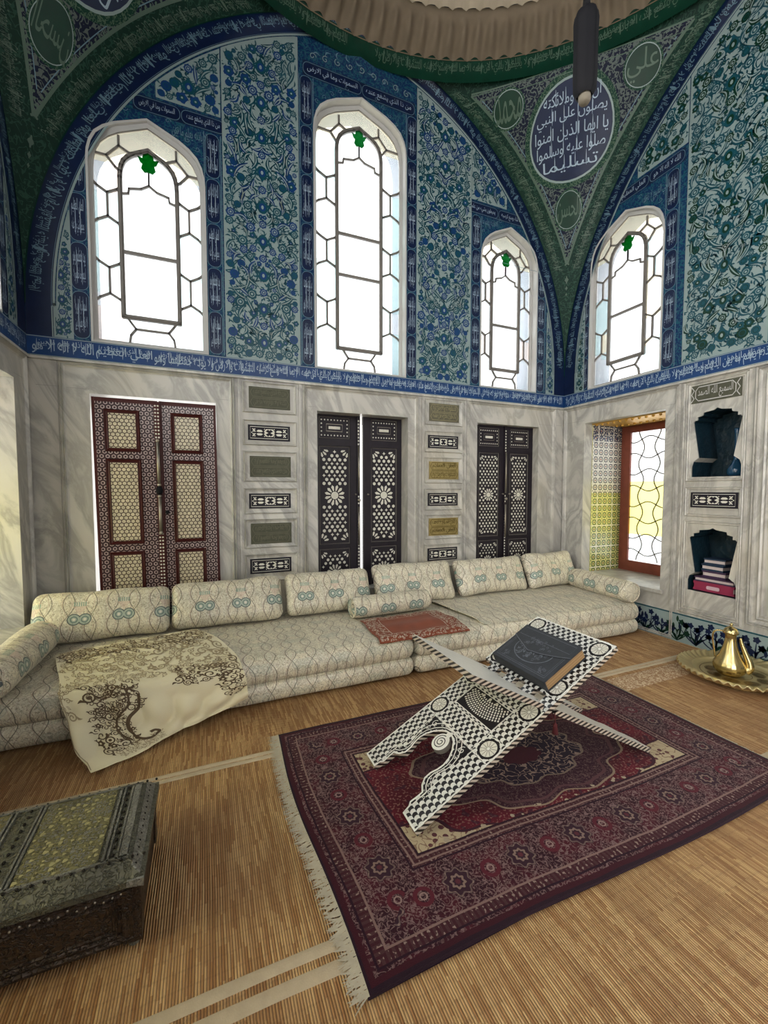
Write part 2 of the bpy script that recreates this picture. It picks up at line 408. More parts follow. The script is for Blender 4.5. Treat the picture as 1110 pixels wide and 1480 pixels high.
def softbox(mb,c,size,r,n,mat,deform=None,pcf=None):
    """rounded box, fine grid; deform(local)->local"""
    hx,hy,hz=[q/2 for q in size]; nx,ny,nz=n
    def put(p):
        i=[max(-(h-r),min(h-r,q)) for q,h in zip(p,(hx,hy,hz))]; d=Vector(p)-Vector(i)
        q=Vector(i)+(d.normalized()*r if d.length>1e-9 else d)
        return q
    def ax(h,n): # samples denser at the rounded ends
        e=[-h+r*k/4 for k in range(4)]; m=[-h+r+(2*h-2*r)*k/n for k in range(n+1)]; return e+m+[-x for x in reversed(e)]
    X,Y,Z=ax(hx,nx),ax(hy,ny),ax(hz,nz)
    for (A,B,fn) in ((X,Y,lambda a,b:(a,b,hz)),(X,Y,lambda a,b:(a,b,-hz)),(X,Z,lambda a,b:(a,-hy,b)),(X,Z,lambda a,b:(a,hy,b)),(Y,Z,lambda a,b:(-hx,a,b)),(Y,Z,lambda a,b:(hx,a,b))):
        P=[];PC=[]
        for a in A:
            for b in B:
                q=put(fn(a,b)); PC.append(pcf(q) if pcf else q)
                if deform: q=deform(q)
                P.append(q+Vector(c))
        nb=len(B)
        mb.add(P,[(i*nb+j,(i+1)*nb+j,(i+1)*nb+j+1,i*nb+j+1) for i in range(len(A)-1) for j in range(nb-1)],mat,PC,True)
# ------------------------------------------------------------------ Arabic lettering
FORMS={}
for cp in list(range(0xFE70,0xFEFD)):
    d=unicodedata.decomposition(chr(cp)).split()
    if len(d)==2 and d[0] in('<isolated>','<initial>','<medial>','<final>'): FORMS.setdefault(chr(int(d[1],16)),{})[d[0]]=chr(cp)
    if len(d)==3 and d[1]=='0644': FORMS.setdefault('\u0644'+chr(int(d[2],16)),{})[d[0]]=chr(cp)
def shape(t):
    out=[];prev=False;i=0
    while i<len(t):
        ch=t[i]
        if t[i:i+2] in FORMS and len(t[i:i+2])==2: ch=t[i:i+2]; i+=1
        i+=1
        f=FORMS.get(ch)
        if not f: out.append(ch); prev=False; continue
        nx=t[i] if i<len(t) else ' '; nf=FORMS.get(nx); joinnext=bool(nf and '<final>' in nf and '<initial>' in f)
        k='<medial>' if prev and joinnext else '<final>' if prev else '<initial>' if joinnext else '<isolated>'
        out.append(f.get(k) or f.get('<isolated>') or ch); prev=joinnext
    return ''.join(reversed(out))
TXT={}
def textmesh(s):
    if s not in TXT:
        c=bpy.data.curves.new('lettering','FONT'); c.body=shape(s); c.resolution_u=2
        o=bpy.data.objects.new('lettering',c); COL.objects.link(o); bpy.context.view_layer.update()
        dg=bpy.context.evaluated_depsgraph_get(); e=o.evaluated_get(dg); me=e.to_mesh()
        vs=[(v.co.x,v.co.y) for v in me.vertices]; fs=[tuple(p.vertices) for p in me.polygons]
        e.to_mesh_clear(); bpy.data.objects.remove(o); bpy.data.curves.remove(c)
        x0=min(p[0] for p in vs);x1=max(p[0] for p in vs);y0=min(p[1] for p in vs);y1=max(p[1] for p in vs)
        TXT[s]=([((a-x0)/(x1-x0),(b-y0)/(y1-y0)) for a,b in vs],fs,(x1-x0)/(y1-y0))
    return TXT[s]
VERSE=['الله لا اله الا هو','الحي القيوم لا تاخذه','سنة ولا نوم له ما في','السموات وما في الارض','من ذا الذي يشفع عنده','الا باذنه يعلم ما بين','ايديهم وما خلفهم ولا','يحيطون بشيء من علمه','الا بما شاء وسع كرسيه','السموات والارض ولا','يوده حفظهما وهو','العلي العظيم']
BASM='بسم الله الرحمن الرحيم'
# ------------------------------------------------------------------ flat ornament laid on a surface through a map T(a,b,h)
class D:
    def __init__(s,T,mat='glaze_white',h=.0012,step=.0004): s.mb=MB(mat); s.T=T; s.h=h; s.st=step
    def poly(s,pts,mat=None,k=0):
        h=s.h+k*s.st
        s.mb.add([s.T(a,b,h) for a,b in pts],[tuple(range(len(pts)))],mat,[(a,b,h) for a,b in pts])
    def disc(s,x,y,r,mat=None,k=0,n=14,lob=0,amp=.12,ry=None,rot=0.):
        ry=ry or r; P=[]
        for i in range(n):
            a=2*pi*i/n; q=1+(amp*cos(lob*a) if lob else 0); u=r*q*cos(a); v=ry*q*sin(a)
            P.append((x+u*cos(rot)-v*sin(rot),y+u*sin(rot)+v*cos(rot)))
        s.poly(P,mat,k)
    def dome(s,x,y,r,mat=None,k=0,n=32,ry=None,m=8):
        ry=ry or r; h=s.h+k*s.st; P=[(x,y,h)]
        for j in range(1,m+1):
            for i in range(n): P.append((x+r*j/m*cos(2*pi*i/n),y+ry*j/m*sin(2*pi*i/n),h))
        F=[(0,1+i,1+(i+1)%n) for i in range(n)]+[(1+j*n+i,1+(j+1)*n+i,1+(j+1)*n+(i+1)%n,1+j*n+(i+1)%n) for j in range(m-1) for i in range(n)]
        s.mb.add([s.T(*p) for p in P],F,mat,P)
    def ring(s,x,y,r,w,mat=None,k=0,n=24,ry=None,rot=0.):
        ry=ry or r; h=s.h+k*s.st; P=[]
        for q in (0,1):
            for i in range(n):
                a=2*pi*i/n; u=(r-w*q)*cos(a); v=(ry-w*q)*sin(a); P.append((x+u*cos(rot)-v*sin(rot),y+u*sin(rot)+v*cos(rot),h))
        s.mb.add([s.T(*p) for p in P],[(i,(i+1)%n,n+(i+1)%n,n+i) for i in range(n)],mat,P)
    def line(s,pts,w,mat=None,k=0,taper=False,close=False):
        h=s.h+k*s.st; N=len(pts); P=[]
        for i,(x,y) in enumerate(pts):
            if close: a=pts[i-1]; b=pts[(i+1)%N]
            else: a=pts[max(0,i-1)]; b=pts[min(N-1,i+1)]
            tx,ty=b[0]-a[0],b[1]-a[1]; l=math.hypot(tx,ty) or 1; ww=w/2*((1-abs(2*i/(N-1)-1)**2)*.8+.2 if taper else 1)
            P+= [(x-ty/l*ww,y+tx/l*ww,h),(x+ty/l*ww,y-tx/l*ww,h)]
        F=[(2*i,2*i+1,2*i+3,2*i+2) for i in range(N-1)]
        if close: F.append((2*N-2,2*N-1,1,0))
        s.mb.add([s.T(*p) for p in P],F,mat,P)
    def rect(s,x0,x1,y0,y1,mat=None,k=0): s.poly([(x0,y0),(x1,y0),(x1,y1),(x0,y1)],mat,k)
    def frame(s,x0,x1,y0,y1,w,mat=None,k=0): s.line([(x0,y0),(x1,y0),(x1,y1),(x0,y1)],w,mat,k,close=True)
    def leaf(s,x,y,ang,L,wd,bend=0.,mat=None,k=0,n=7):
        A=[];B=[]
        for i in range(n):
            t=i/(n-1); c=L*t; off=bend*L*sin(pi*t); ww=wd*(sin(pi*min(1,t*.95+.02))**.8)*(1-.25*t)+.0005
            A.append((c,off+ww)); B.append((c,off-ww))
        P=A+B[::-1]; s.poly([(x+a*cos(ang)-b*sin(ang),y+a*sin(ang)+b*cos(ang)) for a,b in P],mat,k)
    def spiral(s,x,y,r,ang,turns,w,mat=None,k=0,dirn=1,n=16):
        s.line([(x+r*(1-i/n*.85)*cos(ang+dirn*turns*2*pi*i/n),y+r*(1-i/n*.85)*sin(ang+dirn*turns*2*pi*i/n)) for i in range(n+1)],w,mat,k)
    def text(s,t,x0,x1,y0,y1,mat,k=1,wob=0.):
        vs,fs,ar=textmesh(t); h=s.h+k*s.st
        P=[(x0+(x1-x0)*a,y0+(y1-y0)*b,h) for a,b in vs]
        s.mb.add([s.T(*p) for p in P],fs,mat,P)
    def script(s,x0,x1,y0,y1,mat,start=0,dense=True,seg=None):
        """a run of inscription between x0 and x1, right to left, letters drawn tall"""
        H=y1-y0; L=abs(x1-x0); sg=1 if x1>x0 else -1; n=max(1,round(L/(seg or H*3.2)))
        for i in range(n):
            a=x0+sg*L*i/n; b=x0+sg*L*(i+1)/n; t=VERSE[(start+(n-1-i))%len(VERSE)]
            s.text(t,a+sg*.02*L/n,b-sg*.02*L/n,y0+H*.06,y0+H*.92,mat)
            if dense:
                t2=VERSE[(start+5+(n-1-i))%len(VERSE)]
                s.text(t2,a+sg*.10*L/n,b-sg*.05*L/n,y0+H*.42,y0+H*.97,mat,2)
            for q in range(int(L/n/H*1.6)):   # the long uprights of the script
                xx=a+(b-a)*((q+.5+random.uniform(-.2,.2))/(L/n/H*1.6)); s.leaf(xx,y0+H*.18,pi/2+random.uniform(-.05,.05),H*.74,H*.018,.0,mat,3,5)
    def flower(s,x,y,r,kind,mats):
        a,b,c=mats
        if kind==0: s.disc(x,y,r,a,1,20,8,.13); s.ring(x,y,r*.62,r*.13,b,2,12); s.disc(x,y,r*.24,b,2,8)
        elif kind==1: s.disc(x,y,r*.92,a,1,12); s.ring(x,y,r*.55,r*.10,c,2,12)
        else:
            s.disc(x,y,r*1.05,a,1,16,5,.16); s.disc(x,y,r*.5,c,2,10); s.disc(x,y,r*.2,b,3,6)
    def palmette(s,x,y,r,up,mats,mir=True):
        a,b,c=mats; sg=1 if up else -1
        P=[(0,-1),(.45,-.85),(.8,-.35),(.72,.15),(.95,.3),(.55,.62),(.3,.95),(0,1.5)]
        P=[(x+r*p,y+sg*r*q) for p,q in P]+[(x-r*p,y+sg*r*q) for p,q in P[-2:0:-1]]
        s.poly(P,a,1); s.disc(x,y,r*.5,c,2,12,ry=r*.62); s.disc(x,y,r*.2,b,3,8,ry=r*.3)
        for q in(-1,1):
            s.leaf(x+q*r*.9,y-sg*r*.8,pi/2*sg-q*sg*.5,r*1.9,r*.16,q*.22*sg,a,1)
def floral(d,x0,x1,y0,y1,inside,seed,mats=('glaze_teal','glaze_white','glaze_blue'),ms=1.,dens=1.,fx=True):
    """Iznik style panel: mirror-symmetric sprays of flowers, palmettes and long leaves"""
    rnd=random.Random(seed); cx=(x0+x1)/2; hw=(x1-x0)/2; placed=[]; a,b,c=mats
    def ok(x,y,r): return inside(x,y,r) and all(math.hypot(x-p,y-q)>(r+s)*.96 for p,q,s in placed)
    y=y0+.16*ms; k=0
    while y<y1:
        r=.060*ms if k%2==0 else .036*ms
        if ok(cx,y,r):
            if k%2==0: d.palmette(cx,y,r,k%4==0,mats)
            else: d.flower(cx,y,r,0,(c,b,a))
            placed.append((cx,y,r*1.25))
        y+=.155*ms; k+=1
    # s-shaped stems
    for sx in (-1,1):
        for ph in (0,1):
            pts=[]
            n=int((y1-y0)/.03)
            for i in range(n+1):
                yy=y0+.03+(y1-y0-.06)*i/n; xx=cx+sx*hw*(.50+.34*sin((yy-y0)/(.31*ms)*pi+ph*pi))
                if inside(xx,yy,.02): pts.append((xx,yy))
                elif len(pts)>2: d.line(pts,.010*ms,a,0); pts=[]
            if len(pts)>2: d.line(pts,.010*ms,a,0)
    N=int(950*dens*(hw*2*(y1-y0))/(ms*ms))
    for i in range(N):
        q=i/N; r=(.048-.030*q**.6)*ms*rnd.uniform(.85,1.1)
        x=rnd.uniform(cx+r*.8,x1-r*.9) if hw>.1 else rnd.uniform(x0+r*.7,x1-r*.7); y=rnd.uniform(y0+r,y1-r)
        kind=rnd.choice((0,0,1,2)); mm=(a,b,c) if rnd.random()<.6 else (c,b,a)
        leafy=rnd.random()<.42 and q<.55; L=rnd.uniform(.10,.19)*ms; an=rnd.uniform(pi*.1,pi*.9)*rnd.choice((1,-1)); be=rnd.uniform(-.3,.3)
        for sx in ((1,-1) if hw>.1 else (1,)):
            xx=cx+sx*(x-cx)
            if ok(xx,y,r*(.72 if leafy else .92)):
                if leafy:
                    a2=an if sx==1 else pi-an; b2=be*sx
                    ex,ey=xx-L/2*cos(a2),y-L/2*sin(a2)
                    if inside(xx+L/2*cos(a2),y+L/2*sin(a2),.015) and inside(ex,ey,.015):
                        d.leaf(ex,ey,a2,L,.019*ms,b2,mm[0],1,9); d.leaf(ex,ey,a2,L*.9,.005*ms,b2,b,2,7)
                        for t in(.2,.5,.8): placed.append((ex+L*t*cos(a2),ey+L*t*sin(a2),.019*ms))
                        continue
                d.flower(xx,y,r,kind,mm); placed.append((xx,y,r))
    for i in range(int(N*.9)):   # filler buds and short tendrils
        x=rnd.uniform(x0,x1); y=rnd.uniform(y0,y1); an=rnd.uniform(0,2*pi)
        if inside(x,y,.015*ms): d.leaf(x,y,an,rnd.uniform(.03,.06)*ms,.0075*ms,rnd.uniform(-.4,.4),a,0,5)
def rrect(x0,x1,y0,y1,r,n=5):
    P=[]
    for cx,cy,a0 in((x1-r,y1-r,0),(x0+r,y1-r,pi/2),(x0+r,y0+r,pi),(x1-r,y0+r,3*pi/2)):
        for i in range(n+1): P.append((cx+r*cos(a0+pi/2*i/n),cy+r*sin(a0+pi/2*i/n)))
    return P
def smoothpts(pts,n=6):
    out=[]
    N=len(pts)
    for i in range(N-1):
        p0=Vector(pts[max(0,i-1)]);p1=Vector(pts[i]);p2=Vector(pts[i+1]);p3=Vector(pts[min(N-1,i+2)])
        for k in range(n):
            t=k/n; out.append(.5*((2*p1)+(-p0+p2)*t+(2*p0-5*p1+4*p2-p3)*t*t+(-p0+3*p1-3*p2+p3)*t**3))
    out.append(Vector(pts[-1])); return out
def sstep(a,b,x):
    x=min(1,max(0,(x-a)/(b-a))); return x*x*(3-2*x)
# ------------------------------------------------------------------ the room
random.seed(7)
def Tb(u,z,h): return (u,-h,z)
def Tr(u,z,h): return (W-h,-u,z)
def Tl(u,z,h): return (h,-u,z)
def Ts(u,z,h): return (W-u,-W+h,z)
YN,YS=0.,-5.58
Z1,Z2=2.565,2.725
def struct(name,mb,parent=None):
    o=obj(name,mb,parent,'structure'); return o
def rectl(x0,x1,y0,y1): return [(x0,y0),(x1,y0),(x1,y1),(x0,y1)]
def archpts(cx,hw,z0,zt,k=1.):
    prof=[(1,-.44),(.985,-.36),(.94,-.28),(.86,-.21),(.72,-.15),(.54,-.10),(.27,-.05)]
    R=[(cx+hw*a,zt+b*k) for a,b in prof]; L=[(cx-hw*a,zt+b*k) for a,b in reversed(prof)]
    return [(cx-hw,z0),(cx+hw,z0)]+R+[(cx,zt)]+L
def niche1(c,dz=0.):
    h=[(-.205,0),(-.205,.10),(-.19,.145),(-.145,.18),(-.20,.52),(-.185,.535),(-.165,.535),(-.165,.565),(-.12,.575),(-.115,.60),(-.03,.612),(0,.63)]
    return [(c+a,b+dz) for a,b in h]+[(c-a,b+dz) for a,b in h[-2::-1]]
WIN=[(.878,4.605,.433),(2.80,5.44,.490),(4.685,4.62,.412)]
SHB=[(.405,1.375,.45,2.30),(2.315,3.33,.45,2.30),(4.24,5.17,.45,2.30)]
SHR=[(.335,1.33,.48,2.325),(2.45,3.30,.48,2.325),(4.25,5.15,.48,2.325)]
SHL=[(.27,1.33,.48,2.325),(2.30,3.30,.48,2.325),(4.25,5.15,.48,2.325)]
N1=niche1(1.80,1.628); N2=[(a,b*.98+.537) for a,b in niche1(1.80,0.)]
def lower(name,T,holes,extra=[]):
    mb=MB('marble'); mb.slab(rectl(0,W,0,Z1),[rectl(*h) for h in holes]+extra,0,-.70,T)
    return struct(name,mb)
wb=lower('wall_back',Tb,SHB); wr=lower('wall_right',Tr,SHR,[N1,N2]); wl=lower('wall_left',Tl,SHL)
mb=MB('marble'); mb.slab(rectl(0,W,0,Z1),[rectl(2.1,3.5,0.02,2.3)],0,-.4,Ts); ws=struct('wall_front',mb)
def upper(parent,T,wins):
    mb=MB('arabesque_blue'); mb.slab(rectl(0,W,Z1,6.5),[archpts(c,w,2.735,t) for c,t,w in wins],0,-.34,T); return struct('tile_revetment',mb,parent)
WINR=[(.82,4.56,.432),(2.79,5.44,.49),(4.69,4.61,.43)]
upper(wb,Tb,WIN); upper(wr,Tr,WINR); upper(wl,Tl,WIN); upper(ws,Ts,WIN)
# arch curves ------------------------------------------------
def arcx(z,R=3.204):   # half width of the wall arch at height z
    if z<2.966: return R-.42
    return -.42+math.sqrt(max(0,R*R-(z-2.966)**2))
def arcmap(T,side,R0):
    """(a,b,h): a in 0..1 from the spring to the crown, b outward from radius R0"""
    top=math.acos(.42/R0)
    def f(a,b,h):
        th=top*a; r=R0+b; u=-.42+r*cos(th); z=2.966+r*sin(th)
        return T(2.79+side*u,z,h)
    return f
def inarch(R=3.0):
    return lambda x,y,r: abs(x-2.79)<arcx(y,R)-r*1.0 and y<2.966+math.sqrt(R*R-.42*.42)
# inscription band along the foot of the tiles ---------------
def band(parent,T,x0,x1,start):
    mb=MB('glaze_blue'); mb.slab(rectl(x0,x1,Z1,Z2),[],0,.006,T); 
    d=D(T,'glaze_white_calligraphy',.0075); 
    d.rect(x0,x1,Z1+.004,Z1+.010,'glaze_white'); d.rect(x0,x1,Z2-.010,Z2-.004,'glaze_white')
    d.script(x0+.03,x1-.03,Z1+.012,Z2-.014,'glaze_white_calligraphy',start)
    b=struct('inscription_band',mb,parent); struct('inscription',d.mb,b)
    mb=MB('marble'); mb.slab(rectl(x0,x1,Z1-.022,Z1-.002),[],0,.022,T); struct('ledge',mb,parent)
band(wb,Tb,.0,W,0); 
def flip(T): return lambda u,z,h: T(W-u,z,h)
band(wr,Tr,.0,3.2,3); band(wl,Tl,0,1.2,6)
def cartouches(d,x0,x1,z0,z1,start,white='glaze_white_calligraphy',ground='glaze_navy',vert=True,L=.42):
    """column (or row) of rounded cartouches with lettering between thin white lines"""
    w=(x1-x0) if vert else (z1-z0); S=(z1-z0) if vert else (x1-x0)
    n=max(1,round(S/L)); 
    for i in range(n):
        a=(z0 if vert else x0)+S*i/n+.006; b=(z0 if vert else x0)+S*(i+1)/n-.006
        P=rrect(x0+.012,x1-.012,a,b,w*.36) if vert else rrect(a,b,z0+.010,z1-.010,w*.36)
        d.poly(P,ground,1); d.line(P,.0045,'glaze_pale_line',2,close=True)
        t=VERSE[(start+i)%len(VERSE)]; t2=VERSE[(start+i+4)%len(VERSE)]
        if vert:
            q=(a+b)/2
            d.text(t,x0+w*.2,x1-w*.2,a+.04,q-.01,white,3); d.text(t2,x0+w*.2,x1-w*.2,q+.0,b-.04,white,3)
            for s in (.38,.62): d.leaf(x0+w*s,a+.05,pi/2,(b-a)*.7,.0022,0,white,4,4)
        else: d.text(t,a+.04,b-.04,z0+w*.22,z1-w*.22,white,3)
    if vert:
        d.line([(x0,z0),(x0,z1)],.006,'glaze_pale_line',1); d.line([(x1,z0),(x1,z1)],.006,'glaze_pale_line',1)
def decorate(parent,T,wins,rng,seed,mats=('glaze_teal','glaze_white','glaze_blue')):
    lo,hi=rng
    # arch border: navy ground with running inscription, white line on its inner edge
    for side in (-1,1):
        if side==1 and hi<W-.3: continue
        g=MB('glaze_navy'); M=arcmap(T,side,3.024)
        g.grid(lambda a,b:M(a,b*.180,.004),60,1,pcf=lambda a,b:(a*4,b*.18,0)); g.grid(lambda a,b:T(2.79+side*(2.604+b*.18),Z2+a*.241,.004),2,1)
        struct('arch_border',g,parent)
        d=D(M,'glaze_white_calligraphy',.006)
        d.line([(i/60,-.004) for i in range(61)],.016,'glaze_white'); d.line([(i/60,.180) for i in range(61)],.010,'glaze_green')
        d.line([(i/60,.012) for i in range(61)],.003,'glaze_pale_line')
        d.script(0.02,.99,.03,.16,'glaze_pale_line',seed+3*side+4,seg=1/9.) if side==1 else d.script(.99,.02,.03,.16,'glaze_pale_line',seed+5,seg=1/9.)
        struct('arch_inscription',d.mb,parent)
        dd=D(T,'glaze_white',.006); dd.line([(2.79+side*2.60,Z2),(2.79+side*2.60,2.99)],.012,'glaze_white'); struct('border_line',dd.mb,parent)
    ia=inarch(3.0)
    pans=[(1.475,2.15,1),(3.43,4.12,2),(.175,.31,3),(5.27,5.40,4)]
    for x0,x1,k in pans:
        if x1<lo or x0>hi: continue
        if k<=2: ztop=5.95
        else: ztop=3.75
        P=[(x0,Z2)]; n=24
        def zt(x): # arch height at x
            q=abs(x-2.79)+.42; return 2.966+math.sqrt(max(0,3.0**2-q*q))
        top=[(x0+(x1-x0)*(1-i/n),min(ztop,zt(x0+(x1-x0)*(1-i/n)))) for i in range(n+1)]
        P=[(x0,Z2),(x1,Z2)]+top
        g=MB('glaze_white'); g.slab(P,[],0,.003,T); 
        wh=struct('floral_panel',g,parent)
        d=D(T,'glaze_teal',.0038)
        if k<=2: floral(d,x0+.012,x1-.012,Z2+.01,6.,lambda x,y,r:x0+.008+r*.8<x<x1-.008-r*.8 and y>Z2+.01+r*.8 and y<zt(x)-.03-r,seed+k,mats)
        else: floral(d,x0+.006,x1-.006,Z2+.01,ztop,lambda x,y,r:x0+.004+r*.7<x<x1-.004-r*.7 and y>Z2+.01+r*.8 and y<zt(x)-.05-r,seed+k,mats,ms=.62,dens=.7)
        d.line(P,.009,'glaze_white',3,close=True)
        struct('flowers',d.mb,wh)
    # spray of blossoms over the outer windows, beside the tall panels
    for x0,x1,sd,hd in ((.95,1.46,31,1),(4.13,4.62,37,-1)):
        if x1<lo or x0>hi: continue
        g=MB('glaze_white'); n=14
        def zt2(x): return 2.966+math.sqrt(max(0,3.0**2-(abs(x-2.79)+.42)**2))
        top=[(x0+(x1-x0)*(1-i/n),zt2(x0+(x1-x0)*(1-i/n))) for i in range(n+1)]
        bot=4.82
        g.slab([(x0 if hd<0 else x0,bot if zt2(x0)>bot else zt2(x0)-.001),(x1,bot)]+top,[],0,.003,T); wh=struct('floral_spandrel',g,parent)
        d=D(T,'glaze_teal',.0038); floral(d,x0+.01,x1-.01,bot+.005,5.6,lambda x,y,r:x0+r*.6<x<x1-r*.6 and bot+r<y<zt2(x)-.02-r,seed+sd,mats,dens=.9); struct('flowers',d.mb,wh)
    d=D(T,'glaze_navy',.002)
    for (c,t,hw_) in wins:
        if c+.6<lo or c-.5>hi: continue
        ztop=4.80 if t<5 else 5.62
        for (a,b) in ((c-hw_-.145,c-hw_-.008),(c+hw_+.008,c+hw_+.145)):
            cartouches(d,a,b,Z2+.01,ztop-.14 if t<5 else 5.46,int(seed+c*3))
        if t<5:
            hi2=ztop
            d.rect(max(c-.62,.31 if c<2 else 0),c+.62,t+.03,ztop,'glaze_navy') if False else None
            xa,xb=(c-.10,c+.62) if c<2 else (c-.62,c+.25)
            d.rect(xa,xb,ztop-.13,ztop,'glaze_navy',0); cartouches(d,xa,xb,ztop-.13,ztop,int(seed+c),vert=False,L=.45)
            for sx in (-1,1):
                if zt_ok(c+sx*.33,t): d.text(VERSE[(seed+2)%12],c+sx*.33-.14,c+sx*.33+.14,t-.10+.02,t+.04,'glaze_pale_line',3)
            d.frame(c-.49,c+.49,t-.42,t+.06,.005,'glaze_pale_line',1) if c>2 else None
        else:
            d.rect(c-.60,c+.60,5.46,5.60,'glaze_navy',0); cartouches(d,c-.60,c+.60,5.46,5.60,seed,vert=False,L=.5)
            for i in range(9):
                a=-.5+i/8.; d.spiral(c+a,5.72-abs(a)*.12,.035,i,1.1,.006,'glaze_white',2)
                d.leaf(c+a,5.76-abs(a)*.15,i*.7,.07,.007,.3,'glaze_pale_line',2)
        for sx in (-1,1):   # spandrels of the window arch: tendrils
            for i in range(5):
                x=c+sx*(.16+.075*i); z=t+.02-.055*i+.03
                d.spiral(x,z,.024,i*1.3,1.,.004,'glaze_pale_line',2,sx); d.leaf(x,z,i*1.1,.05,.006,.3,'glaze_teal',1)
    struct('window_borders',d.mb,parent)
def zt_ok(x,z): return z+.1<2.966+math.sqrt(max(0,9.-(abs(x-2.79)+.42)**2))
decorate(wb,Tb,WIN,(0,W),3)
decorate(wr,Tr,WINR,(0,3.0),11,('glaze_teal','glaze_white','glaze_green'))
decorate(wl,Tl,WIN[:1],(0,1.0),23)
# pendentives -------------------------------------------------
def pend(sx,sy):
    def f(a,z,h=0.,edge=None):
        dx=min(arcx(z),2.79); rc=math.hypot(dx,2.79); f0=math.atan2(dx,2.79); df=pi/2-2*f0
        bulge=(.19*sstep(4,5.8,z) if z<5.8 else max(0,rc-2.8)); Wd=max(1e-4,rc*df)
        t=.5+(a/Wd if edge is None else edge-.5); t=min(1.,max(0.,t))
        r=rc-bulge*sin(pi*t)-h; ph=pi/4+(t-.5)*df
        return (2.79+sx*sin(ph)*r,-2.79+sy*cos(ph)*r,z)
    return f
def pwidth(z):
    dx=min(arcx(z),2.79); return math.hypot(dx,2.79)*(pi/2-2*math.atan2(dx,2.79))
def pendentive(name,sx,sy,full=True):
    f=pend(sx,sy); g=MB('arabesque_green' if full else 'glaze_green')
    def s(a,b): z=2.97+(6.14-2.97)*a; return f(0,z,0,b)
    g.grid(s,60,24); o=struct(name,g)
    if not full: return o
    d=D(lambda a,z,h:f(a,z,h),'arabesque_navy',.004)
    def tri(ins,z1): # outline of the inset triangle
        zs=[]; z=4.0
        while z<z1: 
            if pwidth(z)/2>ins: zs.append(z)
            z+=.04
        zs.append(z1); return zs
    ins=.20; zs=tri(ins,5.80)
    g2=MB('arabesque_navy'); z0=zs[0]
    g2.grid(lambda a,b:f((pwidth(z0+(5.80-z0)*a)/2-ins)*(2*b-1),z0+(5.80-z0)*a,.004),50,20); t=struct('arabesque_field',g2,o)
    for sg in(-1,1):
        for off,w,m in ((0,.022,'letter_pale_green'),(.045,.006,'glaze_pale_line')):
            zz=tri(ins+off,5.80-off); d.line([(sg*(pwidth(q)/2-ins-off),q) for q in zz],w,m,1)
        zz=tri(ins,5.8)
        for i in range(int((5.78-zz[0])/.035)):
            q=zz[0]+.035*i; a=sg*(pwidth(q)/2-ins-.022)
            d.disc(a,q,.009,'letter_pale_green',2,6)
        # running inscription on the green border
        Mx=(lambda sg: (lambda a,b,h: f(sg*(pwidth(3.9+2.0*a)/2-.20+b),3.9+2.0*a,h)))(sg)
        e=D(Mx,'letter_pale_green',.006)
        if sg==1: e.script(.97,.16,.035,.165,'letter_pale_green',3,seg=.105)
        else: e.script(.16,.97,.035,.165,'letter_pale_green',7,seg=.105)
        struct('border_inscription',e.mb,o)
    hw=pwidth(5.8)/2-ins
    for z,w in ((5.80,.022),(5.755,.006)): d.line([(-hw+2*hw*i/30*1.,z) for i in range(31)],w,'letter_pale_green',2)
    # green ground and lettering of the roundels
    def roundel(a,z,ra,rz,ground,lines,lm,k0=2):
        d.dome(a,z,ra*1.16,'arabesque_small_green',k0,40,ry=rz*1.16); 
        d.dome(a,z,ra,ground,k0+1,40,ry=rz); d.ring(a,z,ra*1.04,ra*.04,'glaze_white',k0+2,36,ry=rz*1.04)
        n=len(lines)
        for i,t in enumerate(lines):
            zz=z+rz*.80-(i+.5)*rz*1.6/n; half=ra*math.sqrt(max(.05,1-((zz-z)/rz)**2))*.9; hh=rz*.8/n
            d.text(t,a-half,a+half,zz-hh*.9,zz+hh*1.05,lm,k0+3)
            if n>2:
                for q in (-.55,-.2,.2,.6): d.leaf(a+half*q,zz-hh*.6,pi/2+.05,hh*2.,.004,0,lm,k0+4,4)
    S=1
    roundel(0,5.37,.42,.35,'glaze_navy',['ان الله وملائكته','يصلون على النبي','يا ايها الذين امنوا','صلوا عليه وسلموا','تسليما'],'glaze_white_calligraphy')
    roundel(-.66,5.655,.15,.115,'glaze_green',['محمد'],'letter_pale_green'); roundel(.66,5.655,.15,.115,'glaze_green',['علي'],'letter_pale_green')
    roundel(0,4.78,.135,.155,'glaze_green',['الحسن'],'letter_pale_green')
    struct('roundels_and_braid',d.mb,o)
    # tip flower below the triangle
    e=D(lambda a,z,h:f(a,z,h),'letter_pale_green',.005); 
    for z,r in ((4.12,.035),(4.03,.02),(3.96,.015)): e.disc(0,z,r*.5,'letter_pale_green',1,14,4,.3,ry=r)
    struct('tip_blossom',e.mb,o)
    return o
pr=pendentive('trim_1',1,1); pl=pendentive('trim_2',-1,1); pendentive('trim_3',1,-1,False); pendentive('trim_4',-1,-1,False)
